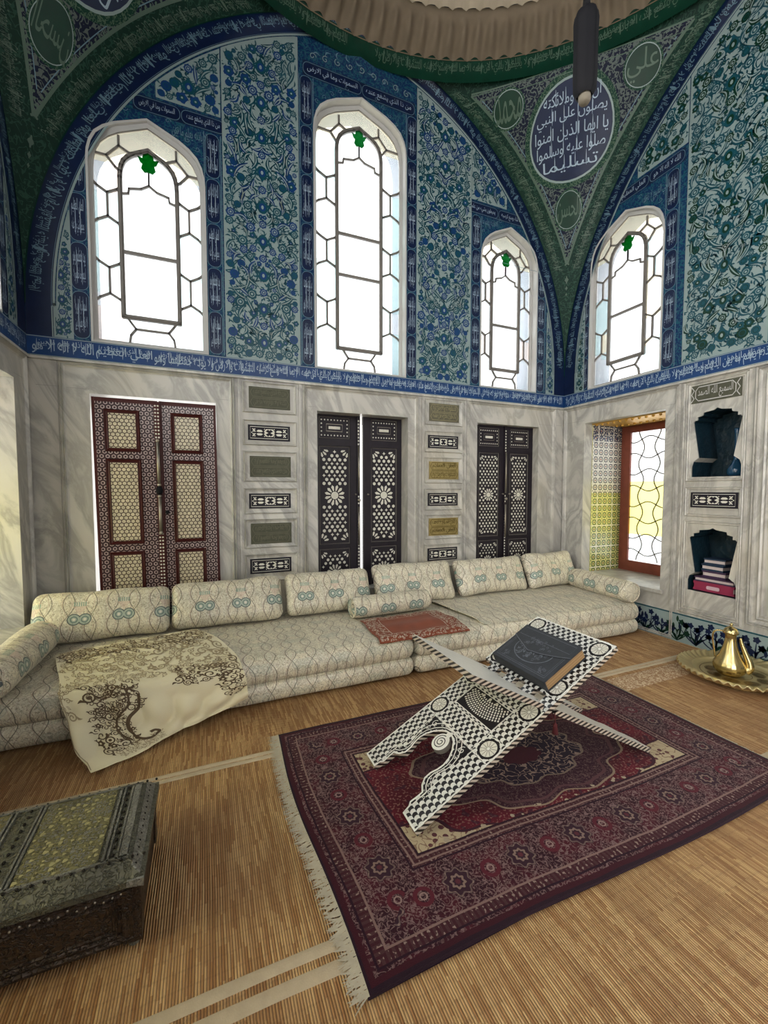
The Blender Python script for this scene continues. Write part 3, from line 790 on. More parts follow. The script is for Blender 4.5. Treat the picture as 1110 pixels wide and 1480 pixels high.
# drum: green inscription ring, fluted cornice, dome ----------
def ringgrid(g,r0,z0,r1,z1,n=96,mat=None):
    g.grid(lambda a,b:(2.79+(r0+(r1-r0)*b)*cos(2*pi*a),-2.79+(r0+(r1-r0)*b)*sin(2*pi*a),z0+(z1-z0)*b),n,1,mat)
g=MB('glaze_green'); ringgrid(g,2.795,5.80,2.77,6.02); dr=struct('trim_5',g)
def Mdrum(a,b,h): 
    ph=a; r=2.795-b*.12-h; return (2.79+r*sin(ph),-2.79+r*cos(ph),5.82+b)
d=D(Mdrum,'letter_pale_green',.006); d.script(.05,1.55,.03,.165,'letter_pale_green',2,seg=.19); d.script(-1.55,-.05,.03,.165,'letter_pale_green',6,seg=.19)
struct('drum_inscription',d.mb,dr)
g=MB('stucco_drum'); NF=116
def corn(a,b):
    th=2*pi*a; fl=.5+.5*cos(NF*th); 
    r=2.77-.30*b**1.2-(.12*fl*(sin(pi*min(1,b*1.05+.12)))); z=5.99+.20*b
    return (2.79+r*cos(th),-2.79+r*sin(th),z)
g.grid(corn,NF*8,8); ringgrid(g,2.80,5.985,2.765,6.0); co=struct('trim_6',g)
g=MB('stucco_light')
for q in range(2):
    g.grid(lambda a,b:(2.79+(2.47-.10*b-.03*abs(sin(NF*pi*a))*(1-b))*cos(2*pi*a),-2.79+(2.47-.10*b-.03*abs(sin(NF*pi*a))*(1-b))*sin(2*pi*a),6.18+.05*b-.015*abs(sin(NF*pi*a+q))),NF*8,3)
struct('scalloped_lip',g,co)
g=MB('dome_paint'); g.grid(lambda a,b:(2.79+2.5*cos(pi/2*b)*cos(2*pi*a),-2.79+2.5*cos(pi/2*b)*sin(2*pi*a),6.18+1.9*sin(pi/2*b)),64,16)
ce=struct('ceiling',g)
g=MB('stucco_drum'); g.slab(rectl(-.5,W+.5,-.5,W+.5),[[(2.79+2.75*cos(2*pi*i/48),2.79+2.75*sin(2*pi*i/48)) for i in range(48)]],6.2,6.3,lambda a,b,h:(a,-b,h)); struct('roof_slab',g,ce)
# floor ------------------------------------------------------
g=MB('straw_ground'); g.box(-.7,W+.7,-6.2,.7,-.12,-.012); fl=struct('floor',g)
# ------------------------------------------------------------------ marble mouldings
def mould(T,x0,x1,z0,z1,w=.03,h=.016,mat='marble',mb=None,prof=((0,0),(.25,1.),(.5,.45),(.8,.8),(1,0))):
    mb=mb or MB(mat); P=[]
    for t,k in prof:
        o=w*t
        for (a,b) in ((x0+o,z0+o),(x1-o,z0+o),(x1-o,z1-o),(x0+o,z1-o)): P.append(T(a,b,h*k+.0005))
    F=[(i*4+k,i*4+(k+1)%4,(i+1)*4+(k+1)%4,(i+1)*4+k) for i in range(len(prof)-1) for k in range(4)]
    mb.add(P,F,mat); return mb
def surround(parent,T,x0,x1,op,zt=2.545,z0=.0):
    mb=MB('marble'); a,b,c,e=op
    mould(T,x0,x1,z0+.01,zt,.045,.022,mb=mb,prof=((0,0),(.2,1.),(.4,.3),(.6,.9),(.75,.25),(1,0)))
    struct('surround_moulding',mb,parent)
    g=D(T,'marble_groove',.0008)   # joints of the lintel and jamb slabs
    g.line([(x0+.05,e+.035),(a,e+.035)],.003); g.line([(b,e+.035),(x1-.05,e+.035)],.003)
    g.line([(x0-.008,z0),(x0-.008,zt+.01)],.005); g.line([(x1+.008,z0),(x1+.008,zt+.01)],.005)
    struct('slab_joints',g.mb,parent)
surround(wb,Tb,.20,1.535,SHB[0]); surround(wb,Tb,2.175,3.455,SHB[1]); surround(wb,Tb,4.10,5.44,SHB[2])
g=D(Tb,'marble_groove',.0008); g.line([(.05,2.34),(.2,2.34)],.003); g.line([(5.46,2.34),(5.55,2.34)],.003); struct('slab_joints',g.mb,wb)
surround(wr,Tr,.03,1.475,SHR[0]); surround(wr,Tr,2.09,3.6,SHR[1],z0=.33); surround(wl,Tl,.06,1.5,SHL[0])
mb=MB('marble')
mould(Tr,1.505,2.06,.30,2.545,.04,.02,mb=mb,prof=((0,0),(.3,1.),(.5,.3),(.8,.8),(1,0)))
for z0,z1 in ((1.585,2.515),(1.25,1.535),(.345,1.215)): mould(Tr,1.55,2.035,z0,z1,.03,.014,mb=mb)
for z0,z1 in ((.40,2.48),): mould(Tr,2.16,3.5,z0,z1,.05,.018,mb=mb)
struct('niche_mouldings',mb,wr)
PZ=[(2.235,2.525),(1.93,2.17),(1.583,1.875),(1.275,1.525),(.945,1.228),(.62,.89)]
for c0,c1 in ((1.605,2.107),(3.538,4.03)):
    mb=MB('marble')
    for z0,z1 in PZ: mould(Tb,c0,c1,z0,z1,.035,.016,mb=mb,prof=((0,.2),(.2,1.),(.45,.35),(1,.0)))
    struct('pilaster_panels',mb,wb)
    mb=MB('marble')
    for x in (c0-.04,c1+.025): mb.slab(rectl(x,x+.018,.05,2.545),[],0,.014,Tb)
    struct('pilaster_beads',mb,wb)
# baseboard tiles on the right wall
mb=MB('glaze_white'); mb.slab(rectl(0,3.6,0,.283),[],0,.010,Tr); bt=struct('baseboard_right',mb)
d=D(Tr,'glaze_navy',.0112); rr=random.Random(5); d.rect(0,3.6,.270,.283,'glaze_teal'); 
for i in range(17):
    x=.9+i*.16+rr.uniform(-.02,.02); m=rr.choice(('glaze_navy','glaze_green','glaze_navy'))
    for j in range(7):
        a=pi/2+(j-3)*.27+rr.uniform(-.06,.06); L=rr.uniform(.12,.22); d.leaf(x,.01,a,L,.0065,rr.uniform(-.15,.15),m,1,7)
        ex,ey=x+L*cos(a),.01+L*sin(a)
        if rr.random()<.65: d.disc(ex,ey+.008,.027,m,2,16,5,.25)
        else: d.leaf(ex,ey-.02,pi/2,.06,.014,0,m,2)
    for sx in (-1,1): d.leaf(x,.015,pi/2-sx*.8,.10,.012,sx*.2,'glaze_green',1); d.leaf(x,.06,pi/2-sx*.5,.10,.008,sx*.2,m,1)
struct('carnation_tiles',d.mb,bt)
# niches
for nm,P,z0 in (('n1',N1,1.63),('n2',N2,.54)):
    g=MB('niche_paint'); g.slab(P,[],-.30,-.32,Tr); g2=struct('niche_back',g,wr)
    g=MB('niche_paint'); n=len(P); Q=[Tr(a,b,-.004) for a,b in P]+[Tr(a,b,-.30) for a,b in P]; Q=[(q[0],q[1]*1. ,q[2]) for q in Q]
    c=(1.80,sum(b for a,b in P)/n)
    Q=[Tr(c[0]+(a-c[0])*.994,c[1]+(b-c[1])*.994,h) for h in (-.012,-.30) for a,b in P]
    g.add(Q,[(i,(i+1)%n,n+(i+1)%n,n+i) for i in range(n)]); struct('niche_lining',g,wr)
# ------------------------------------------------------------------ arched windows
def arched(n,T,wdef,bars,hbars,cols,seed=1,rec=.05):
    c,t,hw=wdef; rnd=random.Random(seed); z0=2.735; H=-rec; e=hw-.032; ti=t-.040; zi=z0+.022
    g=MB('plaster_trim'); g.slab(archpts(c,hw+.001,z0,t+.001),[archpts(c,e,zi,ti)],H+.012,H-.02,T)
    fr=struct('window_%d'%n,g)
    g=MB('plaster_trim'); g.slab(archpts(c,hw+.012,z0-.010,t+.013),[archpts(c,hw-.004,z0+.004,t-.004)],0,.009,T)
    P=archpts(c,hw-.0015,z0+.001,t-.001); n2=len(P)
    g.add([T(a,b,.004) for a,b in P]+[T(a,b,H) for a,b in P],[(i,(i+1)%n2,n2+(i+1)%n2,n2+i) for i in range(n2)]); struct('reveal',g,fr)
    d=MB('lead')
    def seg(pts,w=.017,dep=.02):
        for i in range(len(pts)-1):
            (a,b),(p,q)=pts[i],pts[i+1]; L=math.hypot(p-a,q-b) or 1; nx,ny=-(q-b)/L*w/2,(p-a)/L*w/2; ex,ey=(p-a)/L*w*.3,(q-b)/L*w*.3
            d.prism([(a-nx-ex,b-ny-ey),(p-nx+ex,q-ny+ey),(p+nx+ex,q+ny+ey),(a+nx-ex,b+ny-ey)],H-dep/2,H+dep/2,T)
    iw=.215*hw/.435; zb=2.975; zt=t-.225; ia=archpts(c,iw,zb,zt,.62); m=(iw+e)/2; hh=(e-iw)/2
    seg(ia+[ia[0]],.034,.03); seg(ia+[ia[0]],.012,.045)
    for z in hbars: seg([(c-iw,z),(c+iw,z)],.026,.025)
    oe=archpts(c,e+.004,zi,ti); seg(oe+[oe[0]],.012,.015)
    for s in(-1,1):
        seg([(c+s*iw,zt-.40),(c+s*iw*.72,zt-.385),(c+s*iw*.70,zt-.345),(c+s*.06,zt-.325),(c,zt-.285)],.015); seg([(c,zt-.285),(c,zt-.18)],.012)
        seg([(c+s*.305,t-.345),(c+s*.215,t-.245),(c+s*.215,t-.165)]); seg([(c+s*.305,t-.345),(c+s*e,t-.345)]); seg([(c+s*.305,t-.345),(c+s*.245,t-.42),(c+s*iw,t-.44)])
        seg([(c+s*.215,t-.245),(c+s*.12,t-.29)])
        for a,b in bars:
            seg([(c+s*m,a),(c+s*m,b)])
            for z,k in ((a,1),(b,-1)):
                seg([(c+s*m,z),(c+s*(m+hh*.75),z+k*.040),(c+s*e,z+k*.062)]); seg([(c+s*m,z),(c+s*(m-hh*.75),z+k*.040),(c+s*iw,z+k*.062)])
        seg([(c+s*.19,zb),(c+s*.165,zb-.04),(c+s*.125,zb-.095),(c+s*.165,zb-.15),(c+s*.175,zi)])
    seg([(c-.125,zb-.095),(c+.125,zb-.095)])
    struct('leading',d,fr)
    g=MB('glass_clear'); H2=H-.002
    def q(pts,m): g.prism(pts,H2-.002,H2+.002,T,m)
    q(ia,'glass_clear'); e2=e+.004
    zz=[zi,3.04]+sorted([v for b in bars for v in b])+[t-.40]
    for s in(-1,1):
        for i in range(len(zz)-1):
            if zz[i+1]<=zz[i]: continue
            x0,x1,xm=c+s*iw,c+s*e2,c+s*m
            if zz[i+1]-zz[i]<.25 and i>0: q(rectl(min(x0,xm),max(x0,xm),zz[i],zz[i+1]),rnd.choice(cols)); q(rectl(min(x1,xm),max(x1,xm),zz[i],zz[i+1]),rnd.choice(cols))
            else: q(rectl(min(x0,x1),max(x0,x1),zz[i],zz[i+1]),rnd.choice(cols))
    q(rectl(c-iw,c+iw,zi,zb),'glass_clear')
    up=[p for p in archpts(c,e2,zi,ti)[2:] if p[1]>t-.399]; inn=[p for p in ia[2:] if p[1]>t-.60]
    q([(c+e2,t-.40)]+up+[(c-e2,t-.40),(c-iw,t-.40)]+[(a,max(b,t-.40)) for a,b in reversed(inn)]+[(c+iw,t-.40)],'glass_cream')
    tp=[(0,-.01),(.035,-.045),(.045,-.085),(.080,-.075),(.062,-.12),(.045,-.13),(.055,-.17),(.03,-.20),(0,-.19)]
    struct('panes',g,fr)
    g=MB('glass_green'); g.prism([(c+a,zt+b+.015) for a,b in tp]+[(c-a,zt+b+.015) for a,b in tp[-2:0:-1]],H+.003,H+.010,T); struct('tulip_pane',g,fr)
    return fr
B1=[(3.965,3.775),(3.36,3.15)]
C1=['glass_clear','glass_rose','glass_clear','glass_pale_blue']
arched(1,Tb,WIN[0],B1,[3.51],C1,1,.035)
arched(2,Tb,WIN[1],[(4.64,4.44),(4.03,3.83),(3.42,3.20)],[4.13,3.72],['glass_pale_blue','glass_clear','glass_pale_blue'],2,.085)
arched(3,Tb,WIN[2],B1,[3.50],['glass_clear','glass_rose','glass_clear'],3,.085)
arched(4,Tr,WINR[0],[(a-.03,b-.03) for a,b in B1],[3.50],['glass_clear','glass_pale_blue','glass_cream'],4,.05)
arched(5,Tr,WINR[1],B1,[3.6],C1,5); arched(6,Tl,WIN[0],B1,[3.5],C1,6)
# ------------------------------------------------------------------ casement in the right wall
def casement(n,T,u0,u1,z0,z1,tiles=True):
    Hh=-.66; g=MB('wood_window'); 
    g.slab(rectl(u0-.012,u1+.012,z0,z1),[rectl(u0+.085,u1-.085,z0+.09,z1-.06)],Hh,Hh-.06,T)
    g.slab(rectl(u0+.06,u1-.06,z0+.06,z1-.035),[rectl(u0+.14,u1-.14,z0+.135,z1-.10)],Hh+.022,Hh-.01,T)
    fr=struct('window_%d'%n,g)
    g=MB('glass_clear'); a,b,c,e=u0+.13,u1-.13,z0+.13,z1-.095; y0,y1=c+(e-c)*.21,c+(e-c)*.62
    for q0,q1,m in ((c,y0,'glass_clear'),(y0,y1,'glass_yellow'),(y1,e,'glass_clear')): g.prism(rectl(a,b,q0,q1),Hh-.004,Hh,T,m)
    struct('panes',g,fr)
    g=MB('lead'); P=.245; 
    k=0
    def crv(pts): g.tube([T(p[0],p[1],Hh+.004) for p in pts],.0075,6)
    nz=int((e-c)/P)+2; nu=int((b-a)/P)+2
    for i in range(-1,nu*2):
        for j in range(-1,nz*2):
            x=a+i*P/2*1.; z=c+j*P/2
            if (i+j)%2: continue
            # four-sided cells with alternately hollow and swelling sides
            s1=.035
            pts=[(x+P/2*t,z+P/2*t) for t in (0,)]
    M=.2
    for i in range(0,int((b-a)/M)+2):
        for j in range(0,int((e-c)/M)+2):
            x=a+i*M-.05; z=c+j*M-.08; sg=1 if (i+j)%2 else -1
            H1=[(x+M*t/8,z+sg*.035*sin(pi*t/8)) for t in range(9)]; V1=[(x-sg*.035*sin(pi*t/8),z+M*t/8) for t in range(9)]
            for L in (H1,V1):
                L=[p for p in L if a<=p[0]<=b and c<=p[1]<=e]
                if len(L)>1: crv(L)
    struct('leading',g,fr)
    g=MB('jamb_tiles' if tiles else 'marble')
    for uu,s in ((u0,1),(u1,-1)):
        hs=(-.14,-.655); g.add([T(uu+s*.006,z,h) for h in hs for z in (z0,z1)],[(0,1,3,2)],None,[(abs(h)+.02,z,0) for h in hs for z in (z0,z1)])
        g.add([T(uu+s*q,z,-.14) for q in (0,.006) for z in (z0,z1)],[(0,1,3,2)],None)
    if tiles: struct('jamb_tiling',g,fr)
    g=MB('gilt'); g.box(0,1,0,1,0,1,T=lambda x,y,z:T(u0+.01+(u1-u0-.02)*x,z1-.012+.011*z,-.12-.53*y)); 
    for i in range(24): g.ball(T(u0+.04+(u1-u0-.08)*i/23,z1-.016,-.16-(i%2)*.3),.016,6)
    struct('gilded_soffit',g,fr)
    return fr
casement(7,Tr,*SHR[0]); casement(8,Tl,*SHL[0],tiles=False); casement(9,Tr,*SHR[1]); casement(10,Tl,*SHL[1],tiles=False)
# ------------------------------------------------------------------ plaques and inlaid slabs in the two marble pilasters
COLN=[('left',1.855,'dull'),('right',3.785,'gilt')]
ROWN={0:'top',2:'middle',4:'lowest'}; ROWI={1:'top',3:'middle',5:'lowest'}
for side,cx,fin in COLN:
    for k in (0,2,4):
        z0,z1=PZ[k]; zc=(z0+z1)/2+.0; hw,hh=.192,.099
        m0,m1=('dull_bronze','dull_bronze_letters') if fin=='dull' else (('bronze','bronze_letters') if k==0 else ('gilt_plate','gilt_letters'))
        colw='dark greenish bronze' if fin=='dull' else ('greyish bronze' if k==0 else 'golden')
        t=thing('inscription_plaque','%s two-line inscription plaque, %s of the %s marble pilaster'%(colw,ROWN[k],side),'plaque',(cx,0,zc),'inscription plaques in the marble pilasters')
        g=MB(m0); 
        P=[(-1,-1),(1,-1),(1,1),(-1,1)]
        g.slab(rectl(cx-hw,cx+hw,zc-hh,zc+hh),[],.001,.012,Tb); obj('plate',g,t)
        d=D(Tb,m1,.0128,.001)
        for q in (-1,1):
            zz=zc+q*hh*.47; L=[]
            a,b=hw*.93,hh*.40
            L=[(cx-a+.02,zz-b),(cx+a-.02,zz-b),(cx+a-.008,zz-b*.4),(cx+a,zz),(cx+a-.008,zz+b*.4),(cx+a-.02,zz+b),(cx-a+.02,zz+b),(cx-a+.008,zz+b*.4),(cx-a,zz),(cx-a+.008,zz-b*.4)]
            d.line(L,.005,m1,0,close=True); 
            v=VERSE[(k+q+(3 if side=='left' else 8))%12]; d.text(v,cx-a*.86,cx+a*.86,zz-b*.85,zz+b*.85,m1,1)
            d.text(VERSE[(k+q+6)%12],cx-a*.7,cx+a*.8,zz-b*.1,zz+b*.9,m1,1)
        obj('lettering',d.mb,t)
def inlay(T,cx,zc,label,wd=.196,ht=.072,loc=None):
    p=T(cx,zc,0); t=thing('inlaid_panel',label,'panel',p,'black stone panels inlaid with white')
    g=MB('black_stone'); g.slab(rectl(cx-wd,cx+wd,zc-ht,zc+ht),[],.001,.009,T); obj('stone_slab',g,t)
    d=D(T,'pearl_inlay',.0098,.0006); d.frame(cx-wd+.020,cx+wd-.020,zc-ht+.018,zc+ht-.018,.0045)
    u=wd/.196
    for s in(-1,1):
        for q in (-1,1):
            d.poly([(cx+s*a*u,zc+q*b) for a,b in ((.060,.012),(.075,.006),(.105,.006),(.120,.012),(.105,.026),(.075,.026))])
            d.poly([(cx+s*a*u,zc+q*b) for a,b in ((.008,.036),(.030,.036),(.052,.012),(.044,.008))]) 
            d.poly([(cx+s*a*u,zc+q*b) for a,b in ((.126,.010),(.136,.006),(.160,.036),(.148,.036))])
            d.disc(cx+s*.150*u,zc+q*.012,.006,n=6); d.disc(cx+s*.135*u,zc+q*.032,.006,n=6); d.disc(cx+s*.045*u,zc+q*.034,.005,n=6)
        d.poly([(cx+s*a*u,zc+b) for a,b in ((.010,.0),(.034,.014),(.050,0),(.034,-.014))]); d.disc(cx+s*.163*u,zc,.006,n=6)
    for q in(-1,1): d.poly([(cx-.016*u,zc+q*.036),(cx+.016*u,zc+q*.036),(cx,zc+q*.022)])
    obj('pearl_ornament',d.mb,t)
for side,cx,fin in COLN:
    for k in (1,3,5):
        z0,z1=PZ[k]; zc=(z0+z1)/2 if k<5 else .772
        inlay(Tb,cx-(.008 if side=='left' else .010),zc,'black stone panel inlaid with white, %s of the three in the %s marble pilaster'%(ROWI[k],side))
inlay(Tr,1.80,1.412,'black stone panel inlaid with white, between the two dark wall niches')
# script cartouche above the upper niche
t=thing('niche_cartouche','grey relief inscription cartouche above the upper dark wall niche','plaque',Tr(1.775,2.41,0))
g=MB('dull_bronze'); g.slab(rectl(1.567,1.990,2.325,2.49),[],.001,.008,Tr); obj('plate',g,t)
d=D(Tr,'plaster_trim',.0095,.001); d.line([(1.64,2.345),(1.92,2.345),(1.945,2.375),(1.945,2.44),(1.92,2.472),(1.64,2.472),(1.615,2.44),(1.615,2.375)],.008,'plaster_trim',0,close=True)
d.text('الله الصمد السميع',1.925,1.635,2.355,2.465,'plaster_trim') if False else d.text('السميع الله الصمد',1.635,1.925,2.352,2.465,'plaster_trim')
for s,x in ((-1,1.59),(1,1.967)):
    d.line([(x+s*.012,2.335),(x-s*.012,2.37),(x+s*.01,2.408),(x-s*.012,2.445),(x+s*.012,2.48)],.008,'plaster_trim')
obj('lettering',d.mb,t)
# ------------------------------------------------------------------ shutters
def star_panel(d,x0,x1,z0,z1,m='pearl_inlay',R=.088,ctr=True,pet=12,s=.0115,pitch=.036):
    cx,cz=(x0+x1)/2,(z0+z1)/2; ros=[]
    if ctr: ros.append((cx,cz,R))
    for a in (x0,x1):
        for b in (z0,z1): ros.append((a,b,R*.8))
    def inside(x,z,r=0): return x0+r<x<x1-r and z0+r<z<z1-r
    for (x,z,r) in ros:
        for i in range(pet):
            a=2*pi*(i+.5)/pet
            P=[(.42,-.05),(.42,.05),(.80,.135),(.97,0),(.80,-.135)]
            Q=[(x+r*(p*cos(a)-q*sin(a)),z+r*(p*sin(a)+q*cos(a))) for p,q in P]
            if all(inside(*q,.003) for q in Q): d.poly(Q,m)
        if inside(x,z): d.disc(x,z,r*.30,m,0,10,10,.2)
    k=0; z=z0+pitch*.5
    while z<z1-pitch*.3:
        off=(k%2)*pitch*.5; x=cx-math.floor((x1-x0)/pitch/2+1)*pitch+off
        while x<x1:
            if inside(x,z,s*.7) and all(math.hypot(x-a,z-b)>r*1.02+s for a,b,r in ros):
                if k%3==1: d.disc(x,z,s*.85,m,0,8,4,.35)
                else: d.disc(x,z,s*1.12,m,0,6,rot=pi/6)
            x+=pitch
        k+=1; z+=pitch*.72
    if not ctr: pass
def proj(y): 
    k=(4.19+y)/4.19
    return lambda x,z,h:(1.27+(x-1.27)*k,y-h,1.5+(z-1.5)*k)
def leafB(x0,x1,px0,px1,y,label,bead,ztop=2.285,m='pearl_inlay',zt=(2.215,2.06),zm=(1.925,.975),zb=.875,fine=False):
    T=proj(y); t=thing('shutter_leaf',label,'shutter',T((x0+x1)/2,.45,0),'pearl-inlaid window shutters')
    g=MB('wood_dark'); ops=[rectl(px0-.018,px1+.018,zt[1]-.035,zt[0]+.035),rectl(px0-.018,px1+.018,zm[1]-.03,zm[0]+.03),rectl(px0-.018,px1+.018,.42,zb+.03)]
    g.slab(rectl(x0,x1,.40,ztop),ops,-.02,.018,T); obj('frame',g,t)
    for q,(a,b) in enumerate(((zt[1]-.035,zt[0]+.035),(zm[1]-.03,zm[0]+.03),(.42,zb+.03))):
        g=MB('wood_dark'); g.slab(rectl(px0-.017,px1+.017,a+.001,b-.001),[],-.02,.006,T); mould(T,px0-.016,px1+.016,a+.002,b-.002,.012,.010,'lead',g); pn=obj('panel',g,t)
        d=D(T,m,.0075)
        if q==0:
            cx=(px0+px1)/2; zc=(a+b)/2; w=(px1-px0)/2-.012; hh=(b-a)/2-.035
            d.frame(cx-w*.62,cx+w*.62,zc-hh*.46,zc+hh*.46,.004,'silver_nail'); d.rect(cx-w*.45,cx+w*.45,zc-hh*.18,zc+hh*.18,m)
            n=9
            for i in range(n):
                for s in(-1,1): d.disc(cx-w+2*w*i/(n-1),zc+s*hh,.008,m,0,6)
            for i in range(1,4):
                for s in(-1,1): d.disc(cx+s*w,zc-hh+2*hh*i/4,.008,m,0,6)
        elif q==1: star_panel(d,px0,px1,a+.035,b-.035,m,s=.0125 if fine else .0160,pitch=.048 if fine else .056,R=.080 if fine else .112)
        else: star_panel(d,px0,px1,.44,b-.035,m,R=.07 if fine else .09,s=.011 if fine else .014,pitch=.044 if fine else .050)
        o=obj('pearl_ornament',d.mb,pn)
    if bead:
        g=MB('wood_dark'); xb=x1-.012; g.slab(rectl(xb-.018,xb+.018,.40,ztop),[],.018,.034,T)
        d=D(T,m,.035)
        for i in range(int((ztop-.45)/.034)):
            z=.45+.034*i
            if 1.22<z<1.98 and not 1.36<z<1.46: continue
            d.poly([(xb-.010,z),(xb,z-.012),(xb+.010,z),(xb,z+.012)])
        o=obj('closing_strip',g,t); obj('pearl_ornament',d.mb,o)
        g=MB('silver_nail'); 
        for a,b in ((1.47,1.96),(.93,1.33)): g.tube([T(xb,a,.042),T(xb,(a+b)/2,.045),T(xb,b,.042)],.010,8)
        g.ball(T(xb,1.40,.05),.020,8); obj('bolt',g,t)
    g=MB('silver_nail'); g.tube([T(x0+.05 if not bead else x1-.045,1.46,.02),T(x0+.05 if not bead else x1-.045,1.46,.045)],.009,6); obj('knob',g,t)
    return t
leafB(2.318,2.755,2.345,2.640,.18,'left leaf of the dark pearl-inlaid shutters in the middle window','b')
leafB(2.800,3.243,2.905,3.175,.18,'right leaf of the dark pearl-inlaid shutters in the middle window',False)
leafB(4.245,4.645,4.275,4.535,.12,'left leaf of the pearl-inlaid shutters nearest the room corner','b',fine=True)
leafB(4.650,5.062,4.730,4.985,.12,'right leaf of the pearl-inlaid shutters nearest the room corner',False,fine=True)
def leafA(x0,x1,px0,px1,k,label,bead):
    def T(x,z,h): return (x+k*(2.3-z)+0.,-h-.015,z)
    t=thing('shutter_leaf',label,'shutter',T((x0+x1)/2,.45,0),'pearl-inlaid window shutters')
    g=MB('wood_red'); pan=((2.15,1.86),(1.735,1.07),(.945,.42))
    g.slab(rectl(x0,x1,.40,2.275),[rectl(px0-.03,px1+.03,b-.03,a+.03) for a,b in pan],-.045,.0,T); g.box(x0,x0+.02,.40,2.275,0,.004,T=T) ; fr=obj('frame',g,t)
    g=MB('pearl_rings'); g.slab(rectl(x0+.022,x1-.022,.41,2.24),[rectl(px0-.032,px1+.032,b-.032,a+.032) for a,b in pan],.0005,.003,T); obj('pearl_banding',g,fr)
    for a,b in pan:
        g=MB('wood_red'); mould(T,px0-.032,px1+.032,b-.032,a+.032,.034,.014,'wood_red',g); g.slab(rectl(px0-.01,px1+.01,b-.01,a+.01),[],-.02,.001,T); pn=obj('panel',g,t)
        g=MB('pearl_hexagons'); g.slab(rectl(px0,px1,b,a),[],.002,.004,T); obj('pearl_mosaic',g,pn)
    if bead:
        g=MB('wood_red'); xb=x1-.006; g.slab(rectl(xb-.024,xb+.024,.40,2.265),[],.005,.020,T)
        d=D(T,'pearl_inlay',.021); 
        for i in range(int(1.84/.03)):
            z=.43+.03*i
            if z>1.94 or z<1.12 or 1.47<z<1.53: 
                for s in(-1,1): d.disc(xb+s*.011,z,.008,n=6)
        o=obj('closing_strip',g,t); obj('pearl_ornament',d.mb,o)
        g=MB('silver_nail')
        for a,b in ((1.55,1.93),(1.13,1.45)):
            g.tube([T(xb,a,.028),T(xb,b,.028)],.014,8); g.ball(T(xb,b,.03),.018,8); g.ball(T(xb,a,.03),.018,8)
        obj('bolt',g,t); g=MB('iron'); g.ball(T(xb,1.50,.03),.028,10,sz=1.5); obj('latch_knob',g,t); g=MB('iron'); g.ball(T(xb+.055,1.31,.02),.018,8); obj('latch_knob',g,t)
leafA(.418,.899,.530,.730,.012,'left leaf of the red-brown pearl mosaic shutters at the far left',True)
leafA(.912,1.370,1.030,1.225,.009,'right leaf of the red-brown pearl mosaic shutters at the far left',False)
# ------------------------------------------------------------------ things in the niches
def book(loc,sx,sy,sz,cover,label,rot=0.,grp='bound books stacked in the lower wall niche'):
    """sx along the wall (u), sy depth, sz thickness; fore edge faces the room"""
    u,h,z=loc; t=thing('book',label,'book',Tr(u,z,h),grp)
    def T(a,b,c): 
        return Tr(u+a*cos(rot)-b*sin(rot),z+c,h+a*sin(rot)+b*cos(rot))
    c=.26*sz; g=MB(cover); g.box(-sx/2,sx/2,-sy/2,sy/2,0,c,T=T); g.box(-sx/2,sx/2,-sy/2,sy/2,sz-c,sz,T=T); g.box(-sx/2,sx/2,-sy/2,-sy/2+.004,0,sz,T=T); obj('cover',g,t)
    g=MB('page_pale'); g.box(-sx/2+.006,sx/2-.006,-sy/2+.005,sy/2-.007,c,sz-c,T=T); obj('pages',g,t); return t,T
simple('page_pale',(.50,.42,.40),.8); simple('cloth_maroon',(.22,.020,.055),.6); simple('cloth_darkblue',(.015,.03,.06),.6); simple('cloth_violet',(.05,.025,.06),.6); simple('label_pale',(.48,.34,.38),.7)
tt,T=book((1.80,-.16,.545),.345,.24,.085,'cloth_maroon','thick maroon book at the bottom of the stack in the lower niche')
g=MB('cloth_maroon'); g.box(-.165,.165,.117,.1205,.006,.079,T=T); obj('spine',g,tt)
g=MB('label_pale'); g.slab(rrect(-.055,.055,.022,.055,.012),[],.1205,.123,lambda a,b,h:T(a,h,b)); obj('spine_label',g,tt)
tt,T=book((1.80,-.16,.632),.33,.24,.045,'cloth_violet','wide dark violet book lying on the thick maroon book in the lower niche')
tt,T=book((1.79,-.15,.679),.20,.18,.060,'cloth_violet','small book third from the bottom of the stack in the lower niche')
tt,T=book((1.775,-.15,.741),.19,.17,.060,'cloth_darkblue','small dark book second from the top of the stack in the lower niche',.05)
tt,T=book((1.785,-.15,.803),.18,.17,.055,'cloth_darkblue','small dark book topmost of the stack in the lower niche',-.05)
g=MB('glass_dark'); 
gg=G('glass_dark',(.012,.05,.10),.08); MT['glass_dark']=gg.m
c=Tr(1.90,1.63,-.13); g.lathe([(.001,0),(.055,.002),(.068,.03),(.066,.07),(.04,.11),(.022,.15),(.018,.26),(.020,.38),(.028,.43),(.024,.435),(.014,.38),(.001,.37)],c,20); o=obj('decanter',g); tag(o,'tall dark blue glass decanter standing in the upper wall niche','decanter')
